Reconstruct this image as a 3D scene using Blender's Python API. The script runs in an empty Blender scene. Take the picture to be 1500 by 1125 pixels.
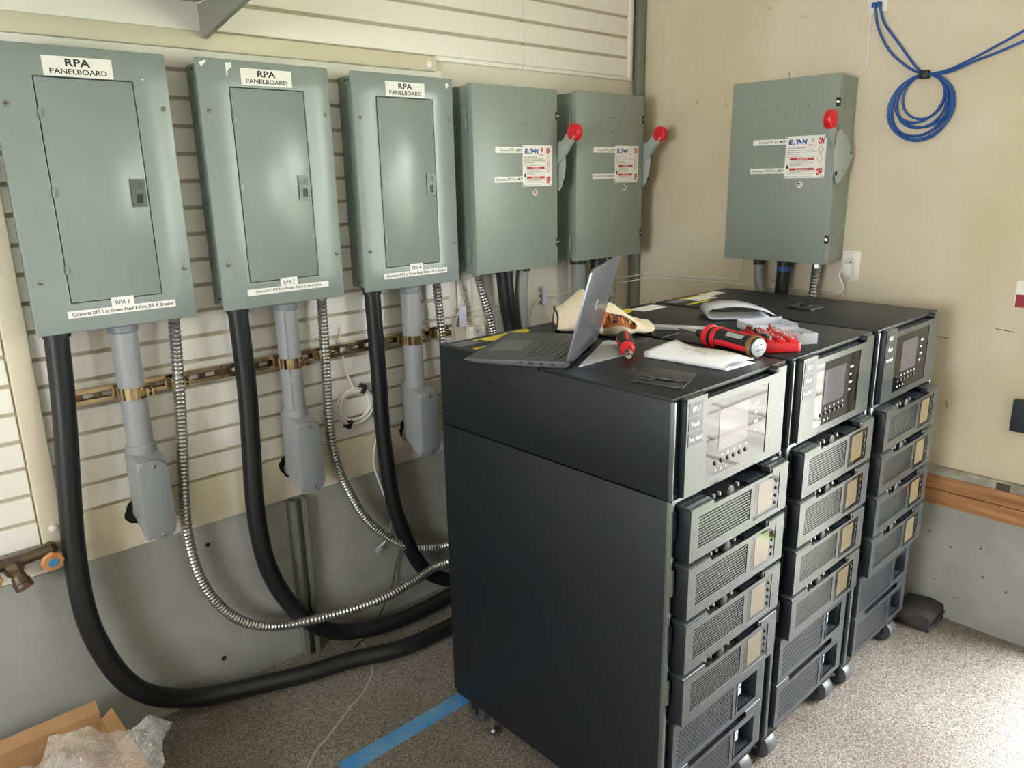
import bpy, bmesh, math, random
from mathutils import Vector, Matrix, noise
random.seed(7)
PI = math.pi
scene = bpy.context.scene
COL = scene.collection

# ------------------------------------------------------------------ camera
cam_d = bpy.data.cameras.new('camera')
cam = bpy.data.objects.new('camera', cam_d); COL.objects.link(cam)
cam_d.sensor_width = 36.0
cam_d.lens = 36.0 * 1119.85 / 1500.0
cam_d.clip_start = 0.02
R = ((0.731965, -0.681078, -0.018952), (-0.192469, -0.180006, -0.964652), (0.653592, 0.709739, -0.262844))
m = Matrix(((R[0][0], -R[1][0], -R[2][0], 0.0), (R[0][1], -R[1][1], -R[2][1], 0.0),
            (R[0][2], -R[1][2], -R[2][2], 1.7), (0, 0, 0, 1)))
cam.matrix_world = m
scene.camera = cam

# ------------------------------------------------------------------ light, sky, exposure
scene.view_settings.view_transform = 'Standard'
scene.view_settings.look = 'None'
scene.view_settings.gamma = 1.0
scene.view_settings.use_curve_mapping = False
scene.view_settings.exposure = 3.14
scene.cycles.use_denoising = True
scene.cycles.max_bounces = 10
scene.cycles.diffuse_bounces = 6
scene.cycles.caustics_reflective = False
scene.cycles.caustics_refractive = False
scene.cycles.sample_clamp_indirect = 6.0

w = bpy.data.worlds.new('sky'); scene.world = w; w.use_nodes = True
nt = w.node_tree
bg = nt.nodes['Background']
bg.inputs['Color'].default_value = (0.93, 0.97, 1.0, 1)
bg.inputs['Strength'].default_value = 3.7

sun_d = bpy.data.lights.new('sun', 'SUN'); sun = bpy.data.objects.new('sun', sun_d); COL.objects.link(sun)
sun_d.energy = 2.6; sun_d.angle = 0.02; sun_d.color = (1.0, 0.97, 0.92)
sun.rotation_euler = Vector((0.45, -0.55, -0.95)).to_track_quat('-Z', 'Y').to_euler()

DOOR = (-0.50, 0.42, 2.25)     # the open doorway in the right wall: y0, y1, height
def portal(name, loc, rot, sx, sy):
    d = bpy.data.lights.new(name, 'AREA'); d.shape = 'RECTANGLE'; d.size = sx; d.size_y = sy
    d.cycles.is_portal = True
    o = bpy.data.objects.new(name, d); COL.objects.link(o); o.location = loc; o.rotation_euler = rot
    return o
portal('door_portal', (3.06, (DOOR[0] + DOOR[1]) / 2, DOOR[2] / 2), (0, PI / 2, 0), DOOR[2], DOOR[1] - DOOR[0])
WIN2 = (-2.3, -1.25, 0.95, 2.15)  # window further along the right wall: y0,y1,z0,z1
portal('side_window_portal', (3.06, (WIN2[0] + WIN2[1]) / 2, (WIN2[2] + WIN2[3]) / 2), (0, PI / 2, 0), WIN2[3] - WIN2[2], WIN2[1] - WIN2[0])
FILL_WIN = (-0.35, 0.85, 1.05, 2.2)   # unseen window added in the near wall, behind the camera, for fill light: y0,y1,z0,z1
portal('fill_window_portal', (-2.66, (FILL_WIN[0] + FILL_WIN[1]) / 2, (FILL_WIN[2] + FILL_WIN[3]) / 2), (0, -PI / 2, 0), FILL_WIN[3] - FILL_WIN[2], FILL_WIN[1] - FILL_WIN[0])

# ------------------------------------------------------------------ materials
def lin(c):
    return tuple((x / 12.92 if x <= 0.04045 else ((x + 0.055) / 1.055) ** 2.4) for x in c)
def rgb(h):
    return lin(tuple(int(h[i:i + 2], 16) / 255 for i in (0, 2, 4)))
MATS = {}
def mat(name, color, rough=0.5, metal=0.0, var=0.0, vscale=8.0, bump=0.0, bscale=60.0, spec=0.5, coat=0.0, color2=None, stretch=None, detail=4.0):
    if name in MATS: return MATS[name]
    M = bpy.data.materials.new(name); M.use_nodes = True
    N = M.node_tree.nodes; L = M.node_tree.links
    b = N['Principled BSDF']
    c = rgb(color) + (1,)
    b.inputs['Base Color'].default_value = c
    b.inputs['Roughness'].default_value = rough
    b.inputs['Metallic'].default_value = metal
    b.inputs['Specular IOR Level'].default_value = spec
    b.inputs['Coat Weight'].default_value = coat
    if var > 0 or color2:
        tc = N.new('ShaderNodeTexCoord'); mp = N.new('ShaderNodeMapping')
        L.new(tc.outputs['Object'], mp.inputs['Vector'])
        if stretch: mp.inputs['Scale'].default_value = stretch
        nz = N.new('ShaderNodeTexNoise'); nz.inputs['Scale'].default_value = vscale; nz.inputs['Detail'].default_value = detail
        L.new(mp.outputs['Vector'], nz.inputs['Vector'])
        rp = N.new('ShaderNodeValToRGB')
        c2 = rgb(color2) + (1,) if color2 else tuple(x * (1 - var) for x in c[:3]) + (1,)
        rp.color_ramp.elements[0].position = 0.35; rp.color_ramp.elements[1].position = 0.65
        rp.color_ramp.elements[0].color = c2; rp.color_ramp.elements[1].color = c
        L.new(nz.outputs['Fac'], rp.inputs['Fac']); L.new(rp.outputs['Color'], b.inputs['Base Color'])
    if bump > 0:
        tc2 = N.new('ShaderNodeTexCoord'); nb = N.new('ShaderNodeTexNoise'); nb.inputs['Scale'].default_value = bscale
        L.new(tc2.outputs['Object'], nb.inputs['Vector'])
        bp = N.new('ShaderNodeBump'); bp.inputs['Strength'].default_value = bump; bp.inputs['Distance'].default_value = 0.002
        L.new(nb.outputs['Fac'], bp.inputs['Height']); L.new(bp.outputs['Normal'], b.inputs['Normal'])
    MATS[name] = M
    return M

def floor_mat():
    M = bpy.data.materials.new('flake_floor'); M.use_nodes = True
    N = M.node_tree.nodes; L = M.node_tree.links; b = N['Principled BSDF']
    tc = N.new('ShaderNodeTexCoord')
    n1 = N.new('ShaderNodeTexVoronoi'); n1.inputs['Scale'].default_value = 320
    L.new(tc.outputs['Object'], n1.inputs['Vector'])
    sp = N.new('ShaderNodeSeparateColor'); L.new(n1.outputs['Color'], sp.inputs['Color'])
    r1 = N.new('ShaderNodeValToRGB'); r1.color_ramp.interpolation = 'CONSTANT'
    e = r1.color_ramp.elements
    e[0].position = 0.0; e[0].color = rgb('4e4b47') + (1,)
    e[1].position = 0.80; e[1].color = rgb('a79e95') + (1,)
    for q, c in ((0.12, '6d665e'), (0.34, '7f786f'), (0.58, '8f877e')):
        k = e.new(q); k.color = rgb(c) + (1,)
    L.new(sp.outputs[0], r1.inputs['Fac'])
    n2 = N.new('ShaderNodeTexNoise'); n2.inputs['Scale'].default_value = 2.2; n2.inputs['Detail'].default_value = 5
    L.new(tc.outputs['Object'], n2.inputs['Vector'])
    r2 = N.new('ShaderNodeValToRGB')
    r2.color_ramp.elements[0].position = 0.35; r2.color_ramp.elements[0].color = (0.76, 0.71, 0.65, 1)
    r2.color_ramp.elements[1].position = 0.6; r2.color_ramp.elements[1].color = (1, 1, 1, 1)
    L.new(n2.outputs['Fac'], r2.inputs['Fac'])
    mx = N.new('ShaderNodeMix'); mx.data_type = 'RGBA'; mx.blend_type = 'MULTIPLY'; mx.inputs[0].default_value = 1
    L.new(r1.outputs['Color'], mx.inputs[6]); L.new(r2.outputs['Color'], mx.inputs[7])
    L.new(mx.outputs[2], b.inputs['Base Color'])
    bp = N.new('ShaderNodeBump'); bp.inputs['Strength'].default_value = 0.25; bp.inputs['Distance'].default_value = 0.002
    L.new(n1.outputs['Distance'], bp.inputs['Height']); L.new(bp.outputs['Normal'], b.inputs['Normal'])
    b.inputs['Roughness'].default_value = 0.6
    return M

def plaster_mat(name, base, patch, stain):
    M = bpy.data.materials.new(name); M.use_nodes = True
    N = M.node_tree.nodes; L = M.node_tree.links; b = N['Principled BSDF']
    tc = N.new('ShaderNodeTexCoord')
    n1 = N.new('ShaderNodeTexNoise'); n1.inputs['Scale'].default_value = 1.9; n1.inputs['Detail'].default_value = 6; n1.inputs['Roughness'].default_value = 0.62
    L.new(tc.outputs['Object'], n1.inputs['Vector'])
    r = N.new('ShaderNodeValToRGB'); e = r.color_ramp.elements
    e[0].position = 0.40; e[0].color = rgb(base) + (1,)
    e[1].position = 0.60; e[1].color = rgb(patch) + (1,)
    L.new(n1.outputs['Fac'], r.inputs['Fac'])
    n2 = N.new('ShaderNodeTexNoise'); n2.inputs['Scale'].default_value = 14; n2.inputs['Detail'].default_value = 3
    mp = N.new('ShaderNodeMapping'); mp.inputs['Scale'].default_value = (1, 0.7, 2.2)
    L.new(tc.outputs['Object'], mp.inputs['Vector']); L.new(mp.outputs['Vector'], n2.inputs['Vector'])
    r2 = N.new('ShaderNodeValToRGB'); r2.color_ramp.elements[0].position = 0.70; r2.color_ramp.elements[1].position = 0.80
    L.new(n2.outputs['Fac'], r2.inputs['Fac'])
    mx = N.new('ShaderNodeMix'); mx.data_type = 'RGBA'
    L.new(r2.outputs['Color'], mx.inputs[0]); L.new(r.outputs['Color'], mx.inputs[6]); mx.inputs[7].default_value = rgb(stain) + (1,)
    L.new(mx.outputs[2], b.inputs['Base Color'])
    bp = N.new('ShaderNodeBump'); bp.inputs['Strength'].default_value = 0.35; bp.inputs['Distance'].default_value = 0.004
    L.new(n1.outputs['Fac'], bp.inputs['Height']); L.new(bp.outputs['Normal'], b.inputs['Normal'])
    b.inputs['Roughness'].default_value = 0.75
    return M

M_floor = floor_mat()
M_beige = plaster_mat('beige_plaster', 'd3c4a6', 'dacfb9', 'bfac89')
M_white = mat('slat_white', 'f1ede4', 0.42)
M_slatgap = mat('slat_groove', 'b9b09c', 0.7)
M_trimbeige = mat('beige_board', 'e0d6bf', 0.45, var=0.06, vscale=4)
M_conc = mat('painted_concrete', 'a1a19b', 0.7, color2='94948e', vscale=5, bump=0.5, bscale=30)
M_ceil = mat('ceiling_paint', 'ebe8e0', 0.8)
M_panel = mat('panel_grey_enamel', '8d9693', 0.27, var=0.04, vscale=6, spec=0.5, bump=0.03, bscale=400)
M_panelside = mat('panel_box_grey', '7d8a83', 0.42, var=0.08, vscale=10)
M_swgrey = mat('switch_grey_enamel', '8f988f', 0.38, var=0.04, vscale=6)
M_label = mat('label_white', 'f3f1ea', 0.45)
M_ink = mat('label_ink', '2a2a2c', 0.6)
M_inkgrey = mat('label_ink_grey', '5a5c5e', 0.6)
M_red = mat('sign_red', 'c8232b', 0.45)
M_blue = mat('logo_blue', '1c56a6', 0.45)
M_redknob = mat('red_plastic', 'd8232c', 0.35)
M_black = mat('rack_black', '0f141b', 0.45, var=0.10, vscale=40, bump=0.05, bscale=900)
M_rackdark = mat('rack_inside', '0e0f10', 0.6)
M_face = mat('rack_face_grey', '5c5f60', 0.22, metal=0.65, var=0.04, vscale=30, bump=0.02, bscale=900)
M_facelow = mat('rack_lower_grey', '50535a', 0.26, metal=0.55, var=0.04, vscale=30)
M_rail = mat('rack_rail', '87908f', 0.25, metal=0.8)
M_glass = mat('black_glass', '08090a', 0.03, spec=0.6)
M_lcd = mat('lcd_glass', '4a474e', 0.06, spec=0.8)
M_lcd2 = mat('small_lcd', '6b5f49', 0.10, spec=0.6)
M_btn = mat('button_black', '141516', 0.35)
M_iconw = mat('icon_white', 'e8e8e8', 0.5)
M_conn = mat('pale_connector', 'b8cfe0', 0.45)
M_rubber = mat('black_rubber', '17181b', 0.42, var=0.15, vscale=20)
M_pvc = mat('grey_pvc', '989a9c', 0.40, var=0.05, vscale=12)
M_steel = mat('galvanised_steel', 'b4b3b0', 0.30, metal=0.9, var=0.12, vscale=25)
M_zinc = mat('yellow_zinc', 'cbb78b', 0.25, metal=0.9, color2='a58a6e', vscale=14)
M_zincdark = mat('strut_inside', '6a5f4c', 0.45, metal=0.5)
M_chrome = mat('chrome', 'd8d8d8', 0.12, metal=1.0)
M_screw = mat('screw_metal', '8f8a76', 0.3, metal=0.9)
M_wirew = mat('white_cable', 'e9e6df', 0.45)
M_blackp = mat('black_plastic', '1b1c1e', 0.45)
M_outlet = mat('outlet_plastic', 'ece7dc', 0.35)
M_bluec = mat('blue_cable', '24549c', 0.4)
M_tape = mat('blue_tape', '3f86c4', 0.6, color2='6b97b8', vscale=9)
M_tagl = mat('lavender_tag', 'd4d3e6', 0.6)
M_wood = mat('old_wood', 'b98657', 0.7, color2='8d5e38', vscale=3, stretch=(1, 1.2, 14), bump=0.3)
M_ledge = mat('grimy_ledge', 'c4bfae', 0.7, color2='6f675a', vscale=7)
M_brass = mat('aged_brass', '7a6a55', 0.45, metal=0.7, color2='4e453a', vscale=18)
M_brassin = mat('brass_bore', 'b08a58', 0.4, metal=0.8)
M_orange = mat('worn_orange', 'd69a63', 0.6, color2='b87b48', vscale=40)
M_discb = mat('disc_blue', '4a8fc0', 0.5)
M_discr = mat('disc_red', 'b5402c', 0.5)
M_card = mat('cardboard', 'a9825a', 0.8, var=0.08, vscale=10)
M_canvas = mat('cream_canvas', 'ead9bd', 0.85, var=0.06, vscale=12, bump=0.3, bscale=700)
M_patch = mat('orange_patch', 'c9763f', 0.8)
M_lapbase = mat('laptop_base', '4b4c4f', 0.45)
M_laplid = mat('laptop_lid', '7f8089', 0.34, metal=0.6, var=0.10, vscale=60, stretch=(1, 1, 0.06))
M_key = mat('laptop_key', '55565a', 0.5)
M_keybed = mat('laptop_keybed', '141518', 0.6)
M_screen = mat('laptop_screen', '0a0b0d', 0.12, spec=0.6)
M_paper = mat('paper', 'f2f1f4', 0.7)
M_toolred = mat('tool_red', 'd5222b', 0.38)
M_toolgold = mat('tool_bronze', '9a7a4a', 0.35, metal=0.5)
M_silver = mat('silver_plastic', 'b9bcbf', 0.3, metal=0.4)
M_yellow = mat('warning_yellow', 'e6d528', 0.55)
M_greyprint = mat('grey_print', '9a9ca0', 0.6)
M_darkgreen = mat('olive_steel', '85867a', 0.5, metal=0.3, var=0.12, vscale=8)
M_shelf = mat('shelf_grey', '98998c', 0.4, metal=0.3)
M_hole = mat('dark_hole', '17140f', 0.9)
M_stone = mat('flagstone', '8a837a', 0.8, color2='6a6663', vscale=2.5)
M_grass = mat('lawn', '84a062', 0.9, var=0.25, vscale=3)
M_hedge = mat('hedge_green', '728f58', 0.9, var=0.4, vscale=5)
M_dkblue = mat('slate_plastic', '2c343c', 0.5)
M_maroon = mat('maroon_print', '9c2b3d', 0.6)
M_navy = mat('navy', '1d3566', 0.5)
M_greyliq = mat('grey_liquidtight', '8b908c', 0.45, var=0.06, vscale=15)
M_darkwood = mat('dark_edge', '4a4438', 0.8)

def clear_mat(name, tint, a, rough=0.15):
    M = bpy.data.materials.new(name); M.use_nodes = True
    N = M.node_tree.nodes; L = M.node_tree.links
    b = N['Principled BSDF']; out = N['Material Output']
    b.inputs['Base Color'].default_value = rgb(tint) + (1,); b.inputs['Roughness'].default_value = rough
    b.inputs['Specular IOR Level'].default_value = 0.8
    tr = N.new('ShaderNodeBsdfTransparent'); mx = N.new('ShaderNodeMixShader')
    fr = N.new('ShaderNodeLayerWeight'); fr.inputs['Blend'].default_value = 0.35
    ma = N.new('ShaderNodeMath'); ma.operation = 'MULTIPLY_ADD'; ma.inputs[1].default_value = 0.6; ma.inputs[2].default_value = a; ma.use_clamp = True
    L.new(fr.outputs['Facing'], ma.inputs[0]); L.new(ma.outputs[0], mx.inputs[0])
    L.new(tr.outputs[0], mx.inputs[1]); L.new(b.outputs[0], mx.inputs[2]); L.new(mx.outputs[0], out.inputs['Surface'])
    return M
M_wrap = clear_mat('bubble_film', 'e6e3dd', 0.22, 0.12)
M_clear = clear_mat('clear_plastic', 'dfe2ea', 0.25, 0.10)
M_frost = clear_mat('frosted_plastic', 'd9dbe4', 0.55, 0.30)

# ------------------------------------------------------------------ mesh helpers
def catmull(pts, step=0.02, closed=False):
    P = [Vector(p) for p in pts]; out = []
    n = len(P); rng = range(n if closed else n - 1)
    for i in rng:
        if closed: p0, p1, p2, p3 = P[(i - 1) % n], P[i], P[(i + 1) % n], P[(i + 2) % n]
        else:
            p1, p2 = P[i], P[i + 1]
            p0 = P[i - 1] if i else p1 * 2 - p2
            p3 = P[i + 2] if i + 2 < n else p2 * 2 - p1
        k = max(1, int((p2 - p1).length / step))
        for j in range(k):
            t = j / k
            out.append(0.5 * ((2 * p1) + (p2 - p0) * t + (2 * p0 - 5 * p1 + 4 * p2 - p3) * t * t + (3 * p1 - p0 - 3 * p2 + p3) * t ** 3))
    if not closed: out.append(P[-1].copy())
    return out

class MB:
    sc = 1.0
    def __init__(s): s.v = []; s.f = []
    def add(s, vs, fs):
        o = len(s.v); s.v += [Vector(p) for p in vs]; s.f += [tuple(i + o for i in f) for f in fs]; return s
    def box(s, x0, x1, y0, y1, z0, z1):
        return s.add([(x, y, z) for z in (z0, z1) for y in (y0, y1) for x in (x0, x1)],
                     [(0, 2, 3, 1), (4, 5, 7, 6), (0, 1, 5, 4), (2, 6, 7, 3), (0, 4, 6, 2), (1, 3, 7, 5)])
    def cyl(s, a, b, r0, r1=None, n=16, caps=True):
        a = Vector(a); b = Vector(b); r1 = r0 if r1 is None else r1
        d = (b - a).normalized(); u = d.orthogonal().normalized(); w_ = d.cross(u)
        vs = []
        for c, r in ((a, r0), (b, r1)):
            for i in range(n):
                t = 2 * PI * i / n; vs.append(c + (u * math.cos(t) + w_ * math.sin(t)) * r)
        fs = [(i, (i + 1) % n, n + (i + 1) % n, n + i) for i in range(n)]
        if caps: fs += [tuple(range(n - 1, -1, -1)), tuple(range(n, 2 * n))]
        return s.add(vs, fs)
    def lathe(s, a, d, prof, n=20):
        """prof: (distance along d, radius)"""
        a = Vector(a); d = Vector(d).normalized(); u = d.orthogonal().normalized(); w_ = d.cross(u)
        vs = []; fs = []
        for h, r in prof:
            for i in range(n):
                t = 2 * PI * i / n; vs.append(a + d * h + (u * math.cos(t) + w_ * math.sin(t)) * max(r, 1e-5))
        for k in range(len(prof) - 1):
            for i in range(n):
                j = (i + 1) % n; fs.append((k * n + i, k * n + j, (k + 1) * n + j, (k + 1) * n + i))
        fs.append(tuple(range(n - 1, -1, -1))); q = (len(prof) - 1) * n; fs.append(tuple(range(q, q + n)))
        return s.add(vs, fs)
    def tube(s, pts, r, n=10, closed=False, caps=True):
        P = [Vector(p) for p in pts]; N = len(P)
        rr = r if callable(r) else (lambda i, L: r)
        T = []
        for i in range(N):
            if closed: t = P[(i + 1) % N] - P[(i - 1) % N]
            else: t = P[min(i + 1, N - 1)] - P[max(i - 1, 0)]
            T.append(t.normalized())
        u = T[0].orthogonal().normalized(); vs = []; L = 0
        for i in range(N):
            u = (u - T[i] * u.dot(T[i])).normalized(); w_ = T[i].cross(u)
            if i: L += (P[i] - P[i - 1]).length
            q = rr(i, L)
            for k in range(n):
                a = 2 * PI * k / n; vs.append(P[i] + (u * math.cos(a) + w_ * math.sin(a)) * q)
        fs = []
        for i in range(N if closed else N - 1):
            j = (i + 1) % N
            for k in range(n): fs.append((i * n + k, i * n + (k + 1) % n, j * n + (k + 1) % n, j * n + k))
        if caps and not closed: fs += [tuple(range(n - 1, -1, -1)), tuple(range((N - 1) * n, N * n))]
        return s.add(vs, fs)
    def prism(s, poly, h, fn):
        """poly 2-D, extruded from h[0] to h[1]; fn(a,b,h)->xyz"""
        n = len(poly)
        vs = [fn(a, b, h[0]) for a, b in poly] + [fn(a, b, h[1]) for a, b in poly]
        fs = [tuple(range(n)), tuple(range(2 * n - 1, n - 1, -1))] + [(i, n + i, n + (i + 1) % n, (i + 1) % n) for i in range(n)]
        return s.add(vs, fs)
    def plate(s, x0, x1, z0, z1, holes, y0, y1):
        """plate in the xz plane (front y0, back y1) with rectangular holes (hx0,hx1,hz0,hz1)"""
        xs = sorted({x0, x1} | {h[0] for h in holes} | {h[1] for h in holes}); zs = sorted({z0, z1} | {h[2] for h in holes} | {h[3] for h in holes})
        solid = {}
        for i in range(len(xs) - 1):
            for k in range(len(zs) - 1):
                cx = (xs[i] + xs[i + 1]) / 2; cz = (zs[k] + zs[k + 1]) / 2
                solid[i, k] = not any(h[0] < cx < h[1] and h[2] < cz < h[3] for h in holes)
        for (i, k), v in solid.items():
            if not v: continue
            a, b, c, d = xs[i], xs[i + 1], zs[k], zs[k + 1]
            s.add([(a, y0, c), (b, y0, c), (b, y0, d), (a, y0, d)], [(0, 1, 2, 3)])
            s.add([(a, y1, c), (b, y1, c), (b, y1, d), (a, y1, d)], [(3, 2, 1, 0)])
            if not solid.get((i - 1, k)): s.add([(a, y0, c), (a, y0, d), (a, y1, d), (a, y1, c)], [(0, 1, 2, 3)])
            if not solid.get((i + 1, k)): s.add([(b, y0, c), (b, y1, c), (b, y1, d), (b, y0, d)], [(0, 1, 2, 3)])
            if not solid.get((i, k - 1)): s.add([(a, y0, c), (a, y1, c), (b, y1, c), (b, y0, c)], [(0, 1, 2, 3)])
            if not solid.get((i, k + 1)): s.add([(a, y0, d), (b, y0, d), (b, y1, d), (a, y1, d)], [(0, 1, 2, 3)])
        return s
    def xform(s, M):
        s.v = [M @ p for p in s.v]; return s
    def build(s, name, mt, parent=None, bevel=0.0, seg=2, smooth=False, origin=None, weld=False):
        bm = bmesh.new()
        if s.sc != 1.0: s.v = [p * s.sc for p in s.v]
        o = Vector(origin) if origin is not None else Vector((0, 0, 0))
        vv = [bm.verts.new(p - o) for p in s.v]
        for f in s.f:
            try: bm.faces.new([vv[i] for i in f])
            except ValueError: pass
        if weld: bmesh.ops.remove_doubles(bm, verts=bm.verts, dist=1e-5)
        bmesh.ops.recalc_face_normals(bm, faces=bm.faces)
        if bevel > 0:
            es = [e for e in bm.edges if len(e.link_faces) == 2 and e.calc_face_angle(0) > 0.5]
            bmesh.ops.bevel(bm, geom=es, offset=bevel, segments=seg, affect='EDGES', profile=0.5, clamp_overlap=True)
        me = bpy.data.meshes.new(name); bm.to_mesh(me); bm.free()
        if smooth or bevel > 0:
            me.polygons.foreach_set('use_smooth', [True] * len(me.polygons))
            try: me.set_sharp_from_angle(angle=0.6 if smooth else 0.4)
            except Exception: pass
        me.materials.append(mt)
        ob = bpy.data.objects.new(name, me); COL.objects.link(ob)
        if parent is not None: ob.parent = parent
        elif origin is not None: ob.location = o
        return ob

def MBS(k):
    m = MB(); m.sc = k; return m

def thing(name, label, cat, loc=(0, 0, 0), rz=0.0, group=None):
    o = bpy.data.objects.new(name, None); COL.objects.link(o); o.empty_display_size = 0.05
    o.location = loc; o.rotation_euler = (0, 0, rz); o['label'] = label; o['category'] = cat
    if group: o['group'] = group
    return o
def tag(o, label, cat, group=None):
    o['label'] = label; o['category'] = cat
    if group: o['group'] = group
    return o
def lab(o, label): o['label'] = label; return o
def struct(o): o['kind'] = 'structure'; return o
def copy_tree(o, parent=None):
    c = o.copy(); COL.objects.link(c)
    if parent is not None: c.parent = parent
    for ch in list(o.children):
        d = ch.copy(); COL.objects.link(d); d.parent = c
        for g in list(ch.children):
            e = g.copy(); COL.objects.link(e); e.parent = d
    return c

_TX = {}
def text_mesh(s, bold):
    if (s, bold) in _TX: return _TX[s, bold]
    cu = bpy.data.curves.new('t', 'FONT'); cu.body = s; cu.resolution_u = 2; cu.offset = bold
    ob = bpy.data.objects.new('t', cu); COL.objects.link(ob)
    bpy.context.view_layer.update()
    me = bpy.data.meshes.new_from_object(ob.evaluated_get(bpy.context.evaluated_depsgraph_get()))
    bpy.data.objects.remove(ob); bpy.data.curves.remove(cu)
    vs = [v.co.copy() for v in me.vertices]; fs = [tuple(p.vertices) for p in me.polygons]
    bpy.data.meshes.remove(me)
    x0 = min(v.x for v in vs); x1 = max(v.x for v in vs); y0 = min(v.y for v in vs); y1 = max(v.y for v in vs)
    r = ([((v.x - x0) / (x1 - x0), (v.y - y0) / (y1 - y0)) for v in vs], fs)
    _TX[s, bold] = r
    return r
def put_text(mb, s, o, u, v, wd, ht, bold=0.0, slant=0.0):
    """lettering filling a wd x ht box from corner o along unit vectors u and v"""
    vs, fs = text_mesh(s, bold); o = Vector(o); u = Vector(u); v = Vector(v)
    mb.add([o + u * (a * wd + slant * b * ht) + v * (b * ht) for a, b in vs], fs)
    return mb
U, V = Vector((1, 0, 0)), Vector((0, 0, 1))

# ================================================================== ROOM
W = 2.38      # left wall plane
RX = 3.018    # right wall plane
YN, XN, CH = -3.4, -2.6, 2.75
floor = struct(MB().box(XN - .1, RX + .12, YN - .1, W + .1, -0.08, 0).build('floor', M_floor))
struct(MB().box(XN - .1, RX + .12, YN - .1, W + .1, CH, CH + .1).build('ceiling', M_ceil))
wl = struct(MB().box(XN - .1, RX + .12, W, W + .12, 0.0, CH).build('wall_left', plaster_mat('bounce_lit_plaster', 'e0d7c3', 'e6dfd0', 'd0c2a6')))  # plaster colour lightened to stand for bright light reflected onto this wall
wf = struct(MB().box(XN - .1, RX + .12, YN - .12, YN, 0, CH).build('wall_front', M_ceil))
mb = MB().plate(YN, W, 0, CH, [FILL_WIN], 0, .1).xform(Matrix(((0, 1, 0, XN - .1), (1, 0, 0, 0), (0, 0, 1, 0), (0, 0, 0, 1))))
struct(mb.build('wall_near', M_ceil))
mb = MB().plate(YN, W, 0, CH, [(DOOR[0], DOOR[1], -.01, DOOR[2]), WIN2], 0, .12).xform(Matrix(((0, 1, 0, RX), (1, 0, 0, 0), (0, 0, 1, 0), (0, 0, 0, 1))))
wr = struct(mb.build('wall_right', M_beige))
for i, (a, b, c, d) in enumerate(((DOOR[1] - .015, DOOR[1] + .09, 0, DOOR[2] + .1), (DOOR[0] - .09, DOOR[0] + .015, 0, DOOR[2] + .1), (DOOR[0], DOOR[1], DOOR[2] - .015, DOOR[2] + .1))):
    struct(MB().box(RX - .02, RX + .14, a, b, c, d).build('trim_%d' % (i + 1), M_white, bevel=.004))
struct(MB().plate(WIN2[0], WIN2[1], WIN2[2], WIN2[3], [(WIN2[0] + .06, WIN2[1] - .06, WIN2[2] + .06, (WIN2[2] + WIN2[3]) / 2 - .02), (WIN2[0] + .06, WIN2[1] - .06, (WIN2[2] + WIN2[3]) / 2 + .02, WIN2[3] - .06)], 0, .06)
       .xform(Matrix(((0, 1, 0, RX + .03), (1, 0, 0, 0), (0, 0, 1, 0), (0, 0, 0, 1)))).build('window_1', M_white))

struct(MB().plate(FILL_WIN[0], FILL_WIN[1], FILL_WIN[2], FILL_WIN[3], [(FILL_WIN[0] + .06, (FILL_WIN[0] + FILL_WIN[1]) / 2 - .02, FILL_WIN[2] + .06, FILL_WIN[3] - .06), ((FILL_WIN[0] + FILL_WIN[1]) / 2 + .02, FILL_WIN[1] - .06, FILL_WIN[2] + .06, FILL_WIN[3] - .06)], 0, .06)
       .xform(Matrix(((0, 1, 0, XN - .08), (1, 0, 0, 0), (0, 0, 1, 0), (0, 0, 0, 1)))).build('fill_window_frame', M_white))  # frame of the unseen window added for fill
# ---- left wall cladding: slats, boards, concrete base
def slat(x0, x1, z0, z1, t=0.011, name='slat', mt=M_white):
    return MB().box(x0, x1, W - t, W + .002, z0, z1).build(name, mt, wl, bevel=.002, seg=1)
PITCH = 0.0772
for k in range(17):
    z0 = 0.776 + PITCH * k
    slat(0.412, 1.86, z0 + .006, min(z0 + PITCH - .005, 2.075))
MB().box(.412, 1.86, W - .002, W + .001, .776, 2.075).build('slat_backing', M_slatgap, wl)
for k in range(18):
    z0 = 0.709 + 0.0785 * k
    slat(XN + .02, 0.352, z0 + .006, min(z0 + 0.0785 - .005, 2.075))
MB().box(XN + .02, .352, W - .002, W + .001, .70, 2.075).build('slat_backing', M_slatgap, wl)
for k in range(8):
    z0 = 2.120 + 0.0845 * k
    if z0 + .02 > CH: break
    slat(0.62, 2.283, z0 + .006, min(z0 + .079, CH - .01)); slat(2.285, 2.945, z0 + .006, min(z0 + .079, CH - .01))
MB().box(.62, 2.945, W - .003, W + .001, 2.116, CH - .005).build('slat_backing', M_slatgap, wl)
MB().box(2.938, 2.962, W - .018, W + .001, 2.112, CH - .005).build('edge_strip', M_white, wl, bevel=.003)
MB().box(1.83, 2.962, W - .016, W + .001, 2.108, 2.124).build('edge_strip', M_white, wl, bevel=.003)
for (x, z) in ((2.27, 2.116), (2.27, 2.202), (2.27, 2.287), (2.945, 2.118)):
    MB().lathe((x, W - .013, z), (0, -1, 0), [(0, .005), (.0015, .005), (.003, .003)], 10).build('screw', M_screw, wl)
# vertical beige board left of the first panel
MB().box(.356, .412, W - .028, W + .001, .69, 2.078).build('vertical_board', M_trimbeige, wl, bevel=.004)
MB().lathe((.386, W - .028, .76), (0, -1, 0), [(0, .011), (.004, .011), (.007, .006)], 14).build('screw_cap', M_white, wl, smooth=True)
MB().lathe((.365, W - .028, 1.49), (0, -1, 0), [(0, .011), (.004, .011), (.007, .006)], 14).build('screw_cap', M_white, wl, smooth=True)
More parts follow.
